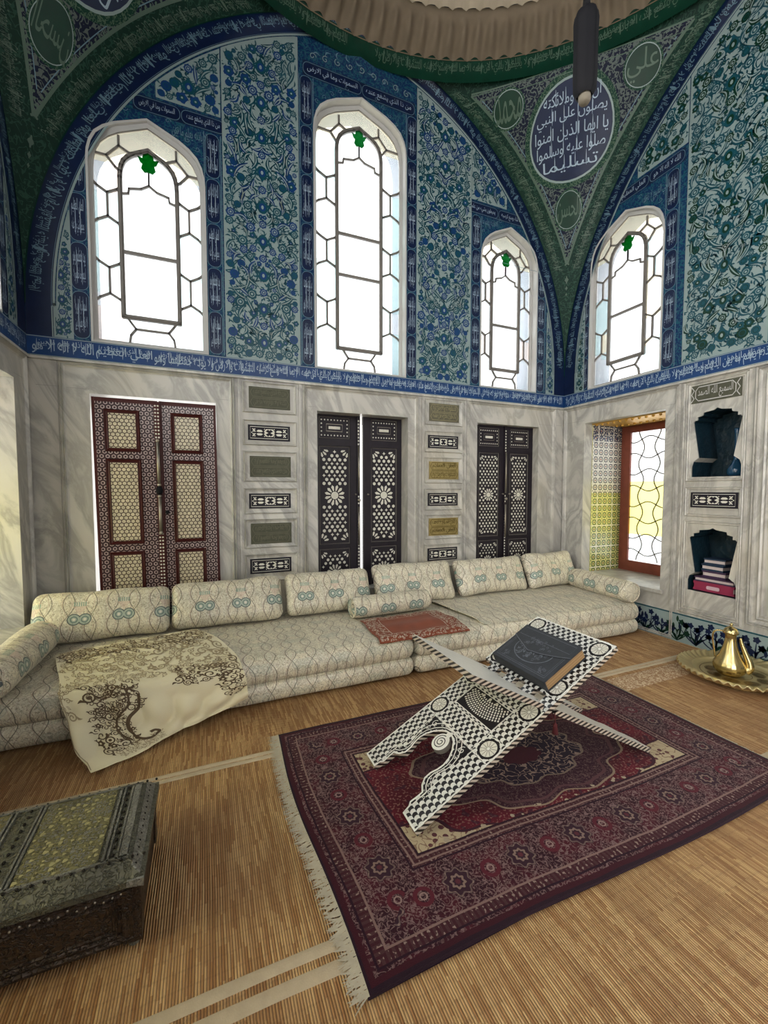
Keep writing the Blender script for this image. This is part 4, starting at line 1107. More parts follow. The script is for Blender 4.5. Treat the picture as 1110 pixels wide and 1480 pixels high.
# ------------------------------------------------------------------ divan
rnd=random.Random(4)
from mathutils import noise as MN
def wob(q,s,a): return MN.noise(Vector(q)*s)*a
def divan(name,label,x0,x1,tint=None):
    t=thing(name,label,'divan',((x0+x1)/2,-.64,0),'brocade divan sections along the shuttered wall')
    L=x1-x0; cx=(x0+x1)/2
    def dl(q):
        w=q.copy(); w.y+=wob((q.x+cx,0,q.z),3,.012)*(1 if q.y<0 else 0); w.z+=wob((q.x+cx,q.y,1),2.2,.010)*(1 if q.z>0 else .2); return w
    g=MB('brocade'); softbox(g,(cx,-.648,.088),(L,1.195,.150),.065,(int(L/.06),16,2),'brocade_seat',dl,lambda q:(q.x+cx,q.y+q.z-.3,0)); obj('base_cushion',g,t)
    def du(q):
        w=dl(q); w.z+=.018*sin(pi*(q.y/1.22+.5))**.5 if q.z>0 and abs(q.y)<.6 else 0; return w
    g=MB('brocade'); softbox(g,(cx,-.648,.235),(L,1.215,.170),.078,(int(L/.05),24,2),'brocade_seat',du,lambda q:(q.x+cx,q.y+q.z,0)); obj('seat_cushion',g,t)
divan('divan','long left section of the low brocade divan below the first two shutters',.03,2.797)
divan('divan','right section of the low brocade divan, ending in the room corner',2.805,5.43)
g=MB('brocade_seat')
def sheet(a,b):
    x=3.36+2.03*a+ (1-a)*(.12*b); y=-.30-.90*b; z=.342+.018*max(0,sin(pi*((y+.64)/1.22+.5)))**.5-.022*sstep(.86,1.,b)+wob((x,y,3),4,.004)+.014*math.exp(-(a/.02)**2)
    return (x,y,z)
g.grid(sheet,40,20,pcf=lambda a,b:(a*2.0+.1,b*.9,0)); g.grid(lambda a,b:tuple(Vector(sheet(a,b))-Vector((0,0,.008))),40,20,pcf=lambda a,b:(a*2,b,0))
for aa in (0,1): g.grid(lambda a,b:tuple(Vector(sheet(aa,b))-Vector((0,0,.008*a))),1,20)
o=obj('brocade_throw',g); tag(o,'pale brocade cover spread flat over the right section of the divan','cover')
# back cushions
def cushion(i,xb0,xb1,pos,lean=.46,rz=0.,pinch=1.,w0=0.,off=0.,h=.395):
    L=xb1-xb0; cx=(xb0+xb1)/2
    t=thing('back_cushion','brocade back cushion, '+pos,'cushion',(cx,-.30,.335),'brocade back cushions along the wall')
    c,s=cos(lean),sin(lean); cr,sr=cos(rz),sin(rz)
    def de(q):
        u,v=q.x/(L/2),q.z/(h/2); f=1-.50*pinch*(abs(u)**5)-.25*abs(v)**4; y=q.y*f*1.1
        x=q.x*(1-.035*pinch*(1-v*v))+0; z=q.z*(1-.06*pinch*(1-abs(u)**2.5))+wob((q.x*2+i*7,q.z,i),2.,.012)
        y+=wob((q.x+i*3,q.z,2),5,.018)
        if w0: y-= w0*sin((q.x*1.6+q.z*2.2)*14)*math.exp(-((q.x-.05)/.18)**2)*max(0,v)
        y2=y*c+z*s; z2=z*c-y*s+h/2+.0; x2=x*cr-y2*sr; y3=x*sr+y2*cr
        return Vector((x2,y3,z2))
    g=MB('brocade'); softbox(g,(cx,-.320,.343),(L,.18,h),.07,(int(L/.03),4,12),'brocade',de,lambda q:(q.x+off,q.z+h/2,0)); obj('cover',g,t)
    # piped seam round the edge
    g=MB('brocade'); P=[]
    for k in range(64):
        a=2*pi*k/64; ca,sa=cos(a),sin(a); m=(abs(ca)**14+abs(sa)**14)**(-1/14.)
        P.append(Vector((cx,-.320,.343))+de(Vector((ca*m*(L/2-.012),0,sa*m*(h/2-.012)))))
    g.tube(P+[P[0],P[1]],.008,6); obj('piping',g,t)
cushion(0,.06,.985,'farthest left, behind the left bolster',.44,0,.25,h=.375)
cushion(1,.990,1.895,'second from the left',.46,0,.35,off=.05,h=.385)
cushion(2,1.925,2.745,'third from the left, left of the small bolster',.46,0,.5,off=.1)
cushion(3,2.79,3.70,'behind the small bolster',.44,-.02,1.,off=.2,h=.42)
cushion(4,3.74,4.68,'second from the right, below the corner shutters',.46,.0,1.1,off=.07,h=.41)
cushion(5,4.69,5.47,'farthest right, in the room corner',.42,.05,1.1,.012,off=.16,h=.425)
def bolster(p0,p1,r,label,seed=0):
    t=thing('bolster',label,'cushion',((p0[0]+p1[0])/2,(p0[1]+p1[1])/2,min(p0[2],p1[2])-r),'brocade bolsters on the divan')
    p0,p1=Vector(p0),Vector(p1); d=(p1-p0); L=d.length; d.normalize(); a=Vector((0,0,1)); a=(a-d*a.dot(d)).normalized(); b=d.cross(a)
    n=28; prof=[(0,.02),(0,.35),(.004,.62),(.014,.82),(.035,.95),(.07,1.0)]+[(.07+(L-.14)*k/14,1.0) for k in range(1,14)]+[(L-.07,1.),(L-.035,.95),(L-.014,.82),(L-.004,.62),(L,.35),(L,.02)]
    P=[];C=[]
    for s,f in prof:
        for k in range(n+1):
            th=2*pi*k/n; rr=r*f*(1+.05*MN.noise(Vector((s*4+seed,cos(th)*1.2,sin(th)*1.2)))); fl=.92 if sin(th-pi/2)>.0 else 1.
            P.append(p0+d*s+(a*cos(th)*(.94 if cos(th)<0 else 1)+b*sin(th)*1.04)*rr); C.append((s+.1,th*r*.9,0))
    m=n+1
    g=MB('brocade'); g.add(P,[(i*m+k,i*m+k+1,(i+1)*m+k+1,(i+1)*m+k) for i in range(len(prof)-1) for k in range(n)],None,C,True); obj('cover',g,t)
    g=MB('brocade')
    for q,e in ((p0+d*.012,-1),(p1-d*.012,1)):
        g=MB('brocade'); R=[q+(a*cos(2*pi*k/24)*(.94 if cos(2*pi*k/24)<0 else 1)+b*sin(2*pi*k/24)*1.04)*r*.86 for k in range(26)]; g.tube(R,.007,6); obj('end_piping',g,t)
bolster((.165,-.47,.455),(.135,-1.32,.440),.118,'brocade bolster lying at the left end of the divan, against the left wall',1)
bolster((2.45,-.635,.442),(3.25,-.60,.444),.098,'small brocade bolster lying in the middle of the divan behind the brown cloth',2)
bolster((5.32,-.46,.462),(5.31,-1.24,.445),.115,'brocade bolster at the right end of the divan, below the casement window',3)
# ------------------------------------------------------------------ cream coverlet hanging over the divan front
ROWS=[[(.293,-.675,.362),(.50,-.62,.366),(.689,-.575,.366),(.95,-.52,.366),(1.185,-.466,.364)],
[(.36,-.90,.364),(.60,-.88,.370),(.83,-.86,.370),(1.08,-.80,.370),(1.33,-.76,.366)],
[(.44,-1.15,.358),(.66,-1.17,.364),(.88,-1.16,.364),(1.14,-1.13,.364),(1.44,-1.12,.356)],
[(.475,-1.292,.315),(.70,-1.31,.325),(.92,-1.31,.325),(1.18,-1.30,.325),(1.475,-1.29,.315)],
[(.53,-1.365,.20),(.75,-1.37,.20),(.97,-1.345,.21),(1.22,-1.325,.22),(1.495,-1.315,.235)],
[(.60,-1.47,.07),(.81,-1.43,.08),(1.02,-1.375,.09),(1.245,-1.335,.13),(1.50,-1.325,.175)],
[(.687,-1.606,.014),(.892,-1.519,.014),(1.06,-1.405,.030),(1.254,-1.350,.058),(1.501,-1.335,.130)]]
def cr(P,t):
    n=len(P)-1; x=min(max(t,0),.99999)*n; i=int(x); f=x-i
    p0,p1,p2,p3=P[max(0,i-1)],P[i],P[i+1],P[min(n,i+2)]
    return .5*((2*p1)+(p2-p0)*f+(2*p0-5*p1+4*p2-p3)*f*f+(3*p1-p0-3*p2+p3)*f**3)
RV=[[Vector(p) for p in r] for r in ROWS]
def cloth0(s,t): 
    p=cr([cr(r,s) for r in RV],t); f=sstep(.45,.75,t)
    fold=.040*sin((s*7.5+t*5.)*2.1+sin(t*6)*1.2)+.010*sin((s*15-t*9)*1.7)
    p=p+Vector((0,-1,.25))*abs(fold)*f*(.3+.7*sstep(1.02,.8,t))+Vector((0,0,1))*(.006*abs(sin(s*9+t*14)))*(1-f)
    return p
def cloth(s,t,h=0.):
    if not h: return tuple(cloth0(s,t))
    e=.01; a=cloth0(s+e,t)-cloth0(s-e,t); b=cloth0(s,t+e)-cloth0(s,t-e); n=b.cross(a); n=n.normalized() if n.length>1e-9 else Vector((0,0,1))
    if n.z<0 and t<.5 or n.y>0 and t>=.5: n=-n
    return tuple(cloth0(s,t)+n*h)
t=thing('embroidered_coverlet','cream satin coverlet with brown scroll embroidery hanging over the divan front','coverlet',(.9,-1.3,.0))
g=MB('satin'); g.grid(lambda a,b:cloth(a,b,.003),56,64); g.grid(lambda a,b:cloth(a,b,-.001),56,64)
for k in range(2):
    g.grid(lambda a,b:cloth(k,b,-.001+.004*a),1,64); g.grid(lambda a,b:cloth(b,k,-.001+.004*a),1,56)
obj('satin_cloth',g,t)
d=D(cloth,'embroidery',.0055,.0008); rr=random.Random(8)
def scrolls(s0,s1,t0,t1,n,m,rs=(.02,.042)):
    pl=[]
    for i in range(n*2):
        s=rr.uniform(s0,s1); q=rr.uniform(t0,t1); r=rr.uniform(*rs)*(1-.45*i/n/2)
        if any(math.hypot(s-a,q-b)<(r+c)*.80 for a,b,c in pl): continue
        pl.append((s,q,r)); k=rr.random(); an=rr.uniform(0,6.3)
        if k<.6: d.spiral(s,q,r*.95,an,rr.uniform(1.1,1.6),r*.22,m,1,rr.choice((-1,1)),18)
        elif k<.8: d.ring(s,q,r*.8,r*.24,m,1,12); d.disc(s,q,r*.3,m,1,6)
        else: d.disc(s,q,r*.75,m,1,15,5,.3); d.disc(s,q,r*.25,'satin',2,6)
        for j in range(2): d.leaf(s+r*.8*cos(an+j*2.6),q+r*.8*sin(an+j*2.6),an+j*2.6+.8,r*.9,r*.22,.3,m,0,5)
scrolls(.03,.97,.03,.30,300,'embroidery_light'); scrolls(.05,.97,.04,.16,160,'embroidery')
scrolls(.05,.97,.30,.46,170,'embroidery_light',(.016,.034)); scrolls(.14,.42,.46,.56,90,'embroidery'); scrolls(.16,.44,.50,.66,190,'embroidery',(.015,.03)); scrolls(.14,.32,.62,.90,200,'embroidery',(.015,.032)); scrolls(.18,.46,.88,.965,110,'embroidery_light',(.010,.020))
scrolls(.86,.97,.36,.78,150,'embroidery'); scrolls(.66,.90,.42,.56,90,'embroidery'); scrolls(.0,.07,.40,.66,50,'embroidery_light')
big=smoothpts([(.43,.57,0),(.40,.66,0),(.33,.71,0),(.30,.79,0),(.32,.86,0),(.38,.90,0),(.44,.88,0),(.43,.85,0),(.40,.855,0)],5)
d.line([(p.x,p.y) for p in big],.020,'embroidery',2); big=smoothpts([(.37,.56,0),(.35,.63,0),(.27,.70,0),(.25,.79,0),(.28,.88,0)],5); d.line([(p.x,p.y) for p in big],.012,'embroidery',2)
for i in range(10): 
    p=big[int(i*(len(big)-1)/9)]; d.disc(p.x+.025,p.y,.009,'satin',4,8)
d.line([(.012,.38+.06*i) for i in range(11)],.008,'embroidery_light',1)
obj('embroidery',d.mb,t)
# brown velvet cloth on the seam
VC=[Vector((2.496,-.750,.350)),Vector((3.282,-.725,.350)),Vector((3.300,-1.255,.330)),Vector((2.475,-1.262,.332))]
def vel(s,t,h=0.):
    s=min(1,max(0,s)); t=min(1,max(0,t)); w=.012*sin(t*9+s*3)*(.3+abs(s-.5)); 
    p=VC[0]*(1-s)*(1-t)+VC[1]*s*(1-t)+VC[2]*s*t+VC[3]*(1-s)*t
    z=.012*sin(pi*t)+.006*abs(sin(s*9.5+t*2))+.005+.003*sin(t*15)
    return (p.x+w,p.y+.008*sin(s*11),p.z+z+h-.016*sstep(.88,1.,t))
t=thing('embroidered_prayer_cloth','brown velvet cloth with silver scroll border spread over the divan seam','cloth',(2.88,-.97,.33))
g=MB('velvet_brown'); g.grid(lambda a,b:vel(a,b,.004),30,24); g.grid(lambda a,b:vel(a,b,-.002),30,24)
for k in range(2): g.grid(lambda a,b:vel(k,b,-.002+.006*a),1,24); g.grid(lambda a,b:vel(b,k,-.002+.006*a),1,30)
obj('velvet',g,t)
d=D(vel,'silver_thread',.0065,.0008)
def bandq(s0,s1,t0,t1,n):
    pl=[]
    for i in range(n):
        s=rr.uniform(s0,s1); q=rr.uniform(t0,t1); r=rr.uniform(.016,.030)
        if any(math.hypot(s-a,(q-b)*.8)<(r+c)*.7 for a,b,c in pl): continue
        pl.append((s,q,r)); d.spiral(s,q,r,rr.uniform(0,6),1.,r*.22,None,1,rr.choice((-1,1)),10); d.leaf(s,q,rr.uniform(0,6),r*1.6,r*.22,.3,None,0,5)
g=MB('velvet_dark')
bandq(.02,.98,.02,.16,260); bandq(.02,.98,.84,.98,260); bandq(.02,.15,.1,.9,220); bandq(.85,.98,.1,.9,220)
for a in (.175,.825): d.line([(a,.18+.064*i) for i in range(11)],.006)
for a in (.19,.81): d.line([(.18+.064*i,a) for i in range(11)],.006)
obj('silver_embroidery',d.mb,t)
# ------------------------------------------------------------------ mats
def mat(label,x0,x1,y0,y1,z,bind=()):
    t=thing('straw_mat',label,'mat',((x0+x1)/2,(y0+y1)/2,z-.011),'straw mats covering the floor')
    g=MB('straw'); g.box(x0,x1,y0,y1,z-.010,z); obj('straw_weave',g,t)
    for (a,b,c,e,m) in bind:
        g=MB(m); L=b-a; n=max(2,int(L/.08))
        g.grid(lambda p,q:(a+L*p,c+(e-c)*q+.006*MN.noise(Vector((p*L*2,c,1))),z+.0035+.002*MN.noise(Vector((p*L*6,q,c)))-(.003 if q in(0,1) else 0)),n,4,pcf=None); obj('cloth_binding',g,t)
mat('straw mat running along the divan',0.,5.575,-1.79,-.02,0.,[(0,5.57,-1.79,-1.755,'binding_cloth')])
mat('wide straw mat under the rug, in the middle of the room',0.,5.575,-2.93,-1.79,0.001,[(0,5.57,-1.83,-1.795,'binding_cloth'),(4.15,5.57,-2.06,-1.87,'woven_border'),(0,5.57,-2.93,-2.89,'binding_cloth')])
mat('straw mat nearest the camera',0.,5.575,-5.5,-2.93,0.,[(0,5.57,-3.0,-2.955,'binding_cloth')])
# ------------------------------------------------------------------ rug
def rugz(u,v): return .013+.004*MN.noise(Vector((u*3,v*3,0)))+.010*math.exp(-(v/.05)**2)*(.5+.5*sin(u*4))*.6
t=thing('rug','dark red and navy patterned pile rug with fringed ends, under the book stand','rug',(2.87,-2.36,0))
RX,RY=1.665,-3.105
def RP(u,v,h=0): 
    ex=.018*sin(v*4+1)*(1-u/RL)-.03*(v/RW)*(1-u/RL); ey=.012*sin(u*3.)
    return (RX+u+ex,RY+v+ey*(1-v/RW)-.012*(v/RW),rugz(u,v)+.004+h)
g=MB('rug_pile'); g.grid(lambda a,b:RP(a*RL,b*RW),90,60,pcf=lambda a,b:(a*RL,b*RW,0))
for k in (0,1):
    g.grid(lambda a,b:(lambda p:(p[0],p[1],max(.0075,p[2]*(1-a))))(RP(b*RL,k*RW)),2,90,pcf=lambda a,b:(b*RL,k*RW+(.01 if k==0 else -.01)*a,0)); g.grid(lambda a,b:(lambda p:(p[0],p[1],max(.0075,p[2]*(1-a))))(RP(k*RL,b*RW)),2,60,pcf=lambda a,b:(k*RL,b*RW,0))
g.grid(lambda a,b:(lambda p:(p[0],p[1],.0075))(RP(a*RL,b*RW)),4,4,pcf=lambda a,b:(0,0,0))
obj('pile',g,t)
for k,nm in ((0,'left'),(1,'right')):
    g=MB('fringe'); N=560
    for i in range(N):
        v=RW*(i+.5)/N+rr.uniform(-.002,.002); p=Vector(RP(k*RL,v)); sg=-1 if k==0 else 1; L=rr.uniform(.035,.062) if k==0 else rr.uniform(.012,.03); dy=rr.uniform(-.028,.028)
        q=[p+Vector((-sg*.004,0,.001)),p+Vector((sg*L*.4,dy*.4,-.004)),p+Vector((sg*L,dy,-p.z+.008+rr.uniform(0,.004)))]; w=.0024
        g.add([a+Vector((0,s*w*f,0)) for a,f in zip(q,(1,1.2,.5)) for s in(-1,1)],[(0,1,3,2),(2,3,5,4)])
    o=obj('fringe',g,t); o['kind']='stuff'
# ------------------------------------------------------------------ folding book stand
E1=Vector((.885,0,.466)); NA=Vector((-.466,0,.885)); OA=Vector((2.062,-2.655,.047))
E2=Vector((-.885,0,.466)); NB=Vector((.466,0,.885)); OB=Vector((3.554,-2.655,.047))
BW=.58; TH=.026
def TA(s,b,h): return tuple(OA+E1*s+Vector((0,b,0))+NA*h)
def TB(s,b,h): return tuple(OB+E2*s+Vector((0,b,0))+NB*h)
leg=[(.0,0),(.0,.114),(.035,.118),(.05,.132),(.085,.128),(.117,.128),(.135,.160),(.165,.182),(.20,.182),(.235,.170),(.27,.166),(.31,.175),(.35,.20),(.382,.235),(.395,.262),(.40,.29)]
out=[(a,b) for a,b in leg]+[(a,BW-b) for a,b in leg[-2::-1]]
SH=.843
def plank(T,L,up,lower,label_mat):
    g=MB(lower)
    side='edge_checks'
    g.prism(out+[(SH-.045,BW),(SH-.045,0)],-TH,0,T,lower,side)
    n=8
    for i in range(n):
        if (i%2)==label_mat:
            b0,b1=BW*i/n,BW*(i+1)/n; g.prism([(SH-.046,b0+.001),(SH+.046,b0+.001),(SH+.046,b1-.001),(SH-.046,b1-.001)],-TH,0,T,lower,side)
    return g,n
st=thing('book_stand','folding wooden book stand inlaid with black and white checks, on the red rug','book stand',(2.8,-2.365,.0))
g,_=plank(TA,1.35,None,'pearl_chevrons',0)
g.prism(rectl(SH+.045,1.35,0,BW),-TH,0,TA,'pearl_chevrons','edge_checks'); A=obj('front_board',g,st)
g,_=plank(TB,1.36,None,'pearl_white',1); g.prism([(SH+.045,0),(1.36,0),(1.36,BW),(SH+.045,BW)],-TH,0,TB,'pearl_white','edge_checks'); obj('rear_board',g,st)
d=D(TA,'pearl_white',.0008,.0006)
def medal(s,b,r=.050):
    d.rect(s-r*1.25,s+r*1.25,b-r*1.12,b+r*1.12,'pearl_chevrons',0)
    d.disc(s,b,r*1.12,'ebony',1,24); d.ring(s,b,r*1.28,.004,'pearl_white',2,24); d.disc(s,b,r*.88,'pearl_inlay',2,24)
    for i in range(12): d.line([(s+r*.12*cos(i*pi/6),b+r*.12*sin(i*pi/6)),(s+r*.86*cos(i*pi/6),b+r*.86*sin(i*pi/6))],.0028,'lead',3)
    d.disc(s,b,r*.16,'pearl_white',4,10)
for s in (.48,.755): 
    for b in (.062,BW-.062): medal(s,b)
for s in (.955,1.29):
    for b in (.06,BW-.06): medal(s,b)
# outline strings
d.line([(.002,.004),(SH-.045,.004)],.008,'pearl_white',3); d.line([(.002,BW-.004),(SH-.045,BW-.004)],.008,'pearl_white',3)
d.line([(SH+.05,.006),(1.344,.006),(1.344,BW-.006),(SH+.05,BW-.006)],.010,'pearl_white',3); d.line([(SH+.055,.02),(1.33,.02),(1.33,BW-.02),(SH+.055,BW-.02)],.003,'ebony',3)
for s in (0,1):
    f=(lambda b:b) if s==0 else (lambda b:BW-b)
    d.line([(a-.006 if i<2 else a+.004,f(b)) if i>1 else (a+.004,f(b)) for i,(a,b) in enumerate(leg)],.009,'pearl_white',5)
    band_=[(a+.018,f(b-.018)) for a,b in leg[4:]]; d.line(band_,.024,'ebony',3); d.line([(a+.016,f(b-.016)) for a,b in leg[4:]],.005,'pearl_white',4)
    d.line([(a+.036,f(b-.034)) for a,b in leg[4:]],.005,'pearl_white',4)
    for i in range(4,len(leg)-1):
        a,b=leg[i]; d.spiral(a+.025,f(b-.026),.009,i,1.,.0028,'pearl_white',5)
    d.poly([(.30,f(.13)),(.415,f(.12)),(.415,f(.25))],'ebony',2); d.spiral(.385,f(.160),.022,0,1.2,.004,'pearl_white',3); d.spiral(.35,f(.15),.014,2,1.,.003,'pearl_white',3)
    d.line([(.05,f(.114)),(.425,f(.114)),(.425,f(.29))],.005,'pearl_white',5)
# fan-shaped panel of concentric checks
s0,s1,b0,b1=.555,.702,.13,.45
d.rect(s0,s1,b0,b1,'ebony',2); d.frame(s0,s1,b0,b1,.005,'pearl_white',3)
for b in (.125,.455): d.line([(.43,b),(SH-.05,b)],.004,'pearl_white',4)
d.line([(.42,.0),(.42,BW)],.004,'pearl_white',4); d.line([(.535,.1),(.535,BW-.1)],.004,'pearl_white',4); d.line([(.716,.1),(.716,BW-.1)],.004,'pearl_white',4)
c=(s1+.165,BW/2)
for k in range(7):
    R=.19+.0155*k; 
    n=int(2*1.05*R/.016)
    for i in range(n):
        a=-1.05+2.1*i/n; a2=a+2.1/n*.52
        if k%2: a+=2.1/n*.5; a2+=2.1/n*.5
        Q=[(c[0]-R*cos(a),c[1]+R*sin(a)),(c[0]-R*cos(a2),c[1]+R*sin(a2)),(c[0]-(R+.011)*cos(a2),c[1]+(R+.011)*sin(a2)),(c[0]-(R+.011)*cos(a),c[1]+(R+.011)*sin(a))]
        if all(s0+.004<p<s1-.004 and b0+.004<q<b1-.004 for p,q in Q): d.poly(Q,'pearl_white',4)
for b in (.235,.29,.345): d.disc(s1-.016,b,.010,'pearl_inlay',4,8)
obj('inlay',d.mb,A)
g=MB('pearl_white'); # scroll boss in the arch between the legs
cs,cb=.338,.292
g.prism([(cs+.050*cos(2*pi*i/24),cb+.050*sin(2*pi*i/24)) for i in range(24)],-TH*.9,.004,TA,'pearl_white','lead'); g.prism([(cs+.03,cb-.014),(.405,cb-.018),(.405,cb+.018),(cs+.03,cb+.014)],-TH*.9,.002,TA,'pearl_white','lead')
bs=obj('scroll_boss',g,A); e=D(TA,'ebony',.0052,.0006); e.spiral(cs,cb,.040,0,2.2,.005,'ebony',0,1,40); obj('scroll_line',e.mb,bs)
# tassel of the bookmark
g=MB('cord_red'); p=Vector(TA(SH+.0,-.012,-.03)); g.tube([p,p+Vector((0,-.004,-.05))],.003,6); g.lathe([(.002,0),(.012,-.01),(.010,-.02),(.016,-.055),(.004,-.057)],p+Vector((0,-.004,-.045)),10); obj('tassel',g,st)
# ------------------------------------------------------------------ the book
t=thing('leather_book','thick black leather-bound book with envelope flap, lying on the book stand','book',TA(1.05,.28,.002))
s0,s1,b0,b1=.905,1.203,.072,.492; H0,H1=.003,.068
g=MB('book_leather'); 
g.prism(rrect(s0,s1,b0,b1,.008,3),H0,H0+.006,TA); g.prism(rrect(s0,s1,b0,b1,.008,3),H1-.007,H1,TA); g.prism(rectl(s0,s0+.006,b0,b1),H0+.002,H1-.002,TA); cv=obj('cover',g,t)
g=MB('page_edges'); g.prism(rectl(s0+.006,s1-.006,b0+.006,b1-.006),H0+.006,H1-.007,TA); obj('pages',g,t)
e=D(TA,'leather_relief',H1+.0006,.0012)
e.frame(s0+.022,s1-.022,b0+.022,b1-.022,.003); e.frame(s0+.032,s1-.032,b0+.032,b1-.032,.0022)
e.ring(1.058,.29,.098,.006,None,0,40,ry=.135); rq=random.Random(3)
for i in range(90):
    a=rq.uniform(0,6.28); r=math.sqrt(rq.random())*.88; s=1.058+.09*r*cos(a); b=.29+.125*r*sin(a)
    if rq.random()<.5: e.spiral(s,b,rq.uniform(.006,.013),rq.uniform(0,6),1.,.0024,None,1,1,9)
    else: e.leaf(s,b,rq.uniform(0,6.3),.022,.004,.3,None,1,5)
for sx in(-1,1):
    for sb in (-1,1):
        for i in range(7): e.spiral(1.054+sx*(.085+.012*(i%3)),.282+sb*(.125+.010*(i%4)),.010,i,1.,.0024,None,1,1,8)
obj('tooled_relief',e.mb,cv)
fp=[(1.100,.492),(1.088,.47),(1.062,.405),(1.040,.350),(1.030,.317),(1.035,.290),(1.045,.225),(1.075,.13),(1.098,.072)]
sm=[(p.x,p.y) for p in smoothpts([(a,b,0) for a,b in fp],3)]
g=MB('book_leather'); g.prism(sm+[(s1,.072),(s1,.492)],H1,H1+.0035,TA); fl_=obj('envelope_flap',g,t)
e=D(TA,'leather_relief',H1+.0042,.0008); e.line([(a+.006,b) for a,b in sm],.0035,'leather_relief',0); e.frame(1.125,s1-.02,b0+.022,b1-.022,.0025)
for i in range(26): e.spiral(1.075+.06*rq.random(),.29+rq.uniform(-.10,.10),.010,rq.uniform(0,6),1.,.0024,None,1,1,8)
obj('flap_relief',e.mb,fl_)
# ------------------------------------------------------------------ metal-clad chest
t=thing('chest','low metal-clad chest with studded lid, in the lower left corner of the photo','chest',(.6,-2.45,0))
X0,X1,Y0,Y1=.14,1.045,-2.672,-2.225
g=MB('chest_front'); g.box(X0,X1,Y0,Y1,.035,.235); bd=obj('body',g,t)
g=MB('chest_strip')
def Tf(a,b,h): return (a,Y0-h,b)
mould(Tf,X0+.01,X1-.01,.045,.225,.030,.010,'chest_front',g); mould(Tf,X0+.06,X1-.06,.07,.195,.018,.007,'chest_front',g); obj('front_mouldings',g,bd)
for cx,cy in ((X1-.02,Y0+.02),(X1-.02,Y1-.02),(X0+.02,Y0+.02),(X0+.02,Y1-.02)):
    g=MB('chest_front'); g.box(cx-.028,cx+.026,cy-.028,cy+.026,.036,.25); g.ball((cx,cy,.021),.020,8,'chest_strip',.85); obj('corner_post',g,t)
# lid: flat top, bevelled border
lx0,lx1,ly0,ly1=X0-.012,X1+.018,Y0-.022,Y1+.015
g=MB('chest_metal'); R=[(0,.236),(0,.256),(.014,.262),(.040,.292),(.052,.298)]; P=[]
for o,z in R: P+= [(lx0+o,ly0+o,z),(lx1-o,ly0+o,z),(lx1-o,ly1-o,z),(lx0+o,ly1-o,z)]
g.add(P,[(i*4+k,i*4+(k+1)%4,(i+1)*4+(k+1)%4,(i+1)*4+k) for i in range(4) for k in range(4)]+[(16,17,18,19),(3,2,1,0)]); ld=obj('lid',g,t)
def Tt(a,b,h): return (a,b,.298+h)
g=MB('chest_gold'); g.slab(rectl(.70,.925,ly0+.06,ly1-.06),[],0,.003,Tt); g.slab(rectl(.27,.585,ly0+.06,ly1-.06),[],0,.003,Tt); obj('lid_panels',g,ld)
g=MB('chest_strip')
for a,b in ((.935,.943),(.950,.956),(.975,.982),(.985,1.008),(.585,.592),(.60,.606),(.676,.682),(.688,.695)): g.slab(rectl(a,b,ly0+.052,ly1-.052),[],0,.006,Tt)
for y in (ly0+.050,ly1-.058): g.slab(rectl(lx0+.05,lx1-.05,y,y+.008),[],0,.006,Tt)
g.add([(lx1-.001,ly0+.003,.258),(lx1-.040,ly0+.042,.2925),(lx1-.040,ly1-.042,.2925),(lx1-.001,ly1-.003,.258)],[(0,1,2,3)]) if False else None
obj('lid_strips',g,ld)
g=MB('chest_strip'); o_=.0015
g.add([(lx1-.014+o_,ly0+.014,.262+o_),(lx1-.040+o_,ly0+.040,.292+o_),(lx1-.040+o_,ly1-.040,.292+o_),(lx1-.014+o_,ly1-.014,.262+o_),(lx1-.04,ly0+.03,.285),(lx1-.04,ly1-.03,.285)],[(0,1,2,3),(0,3,5,4),(0,4,1),(2,5,3),(1,4,5,2)]); obj('end_bevel_plate',g,ld)
e=D(Tt,'gold_boss',.0035,.0008)
for bx0,bx1 in ((.70,.925),(.27,.585)):
    for i in range(11):
        for j in range(17):
            x=bx0+(bx1-bx0)*(i+.5+(.5 if j%2 else 0))/11.5; y=ly0+.075+(ly1-ly0-.15)*j/16
            if rq.random()<.6: e.disc(x+rq.uniform(-.006,.006),y+rq.uniform(-.006,.006),rq.uniform(.003,.0085),rq.choice(('gold_boss','gold_boss','chest_strip')),0,9,3,.25)
            else: e.spiral(x,y,.011,rq.uniform(0,6),1.,.004,'chest_strip',0,1,10)
obj('embossed_flowers',e.mb,ld)
def stud(p,r):
    g=MB('stud'); g.ball(p,r,6); obj('stud',g,ld)
for x in (.965,.648):
    for i in range(11): stud(Tt(x,ly0+.075+.034*i,.003),.0058)
for y in (ly0+.047,ly1-.047):
    for i in range(27): stud(Tt(lx0+.06+.0335*i,y,.002),.005)
for i in range(13): stud((lx1-.028,ly0+.04+.033*i,.279),.0045)
e=D(Tf,'chest_strip',.023,.0015)
for i in range(5): e.text(VERSE[i],X0+.02+i*.175,X0+.18+i*.175,.232,.262,'chest_strip')
g=MB('silver_nail'); 
for i in range(34): g.ball(Tf(X0+.08+.0235*i,.205+rq.uniform(-.006,.006),.006),.0045,6)
obj('front_nails',g,bd)
g=MB('chest_strip')
g.slab([(X1-.030,.245),(X1+.018,.235),(X1+.018,.262),(X1-.030,.262)],[],.022,.030,Tf); obj('corner_bracket',g,ld)
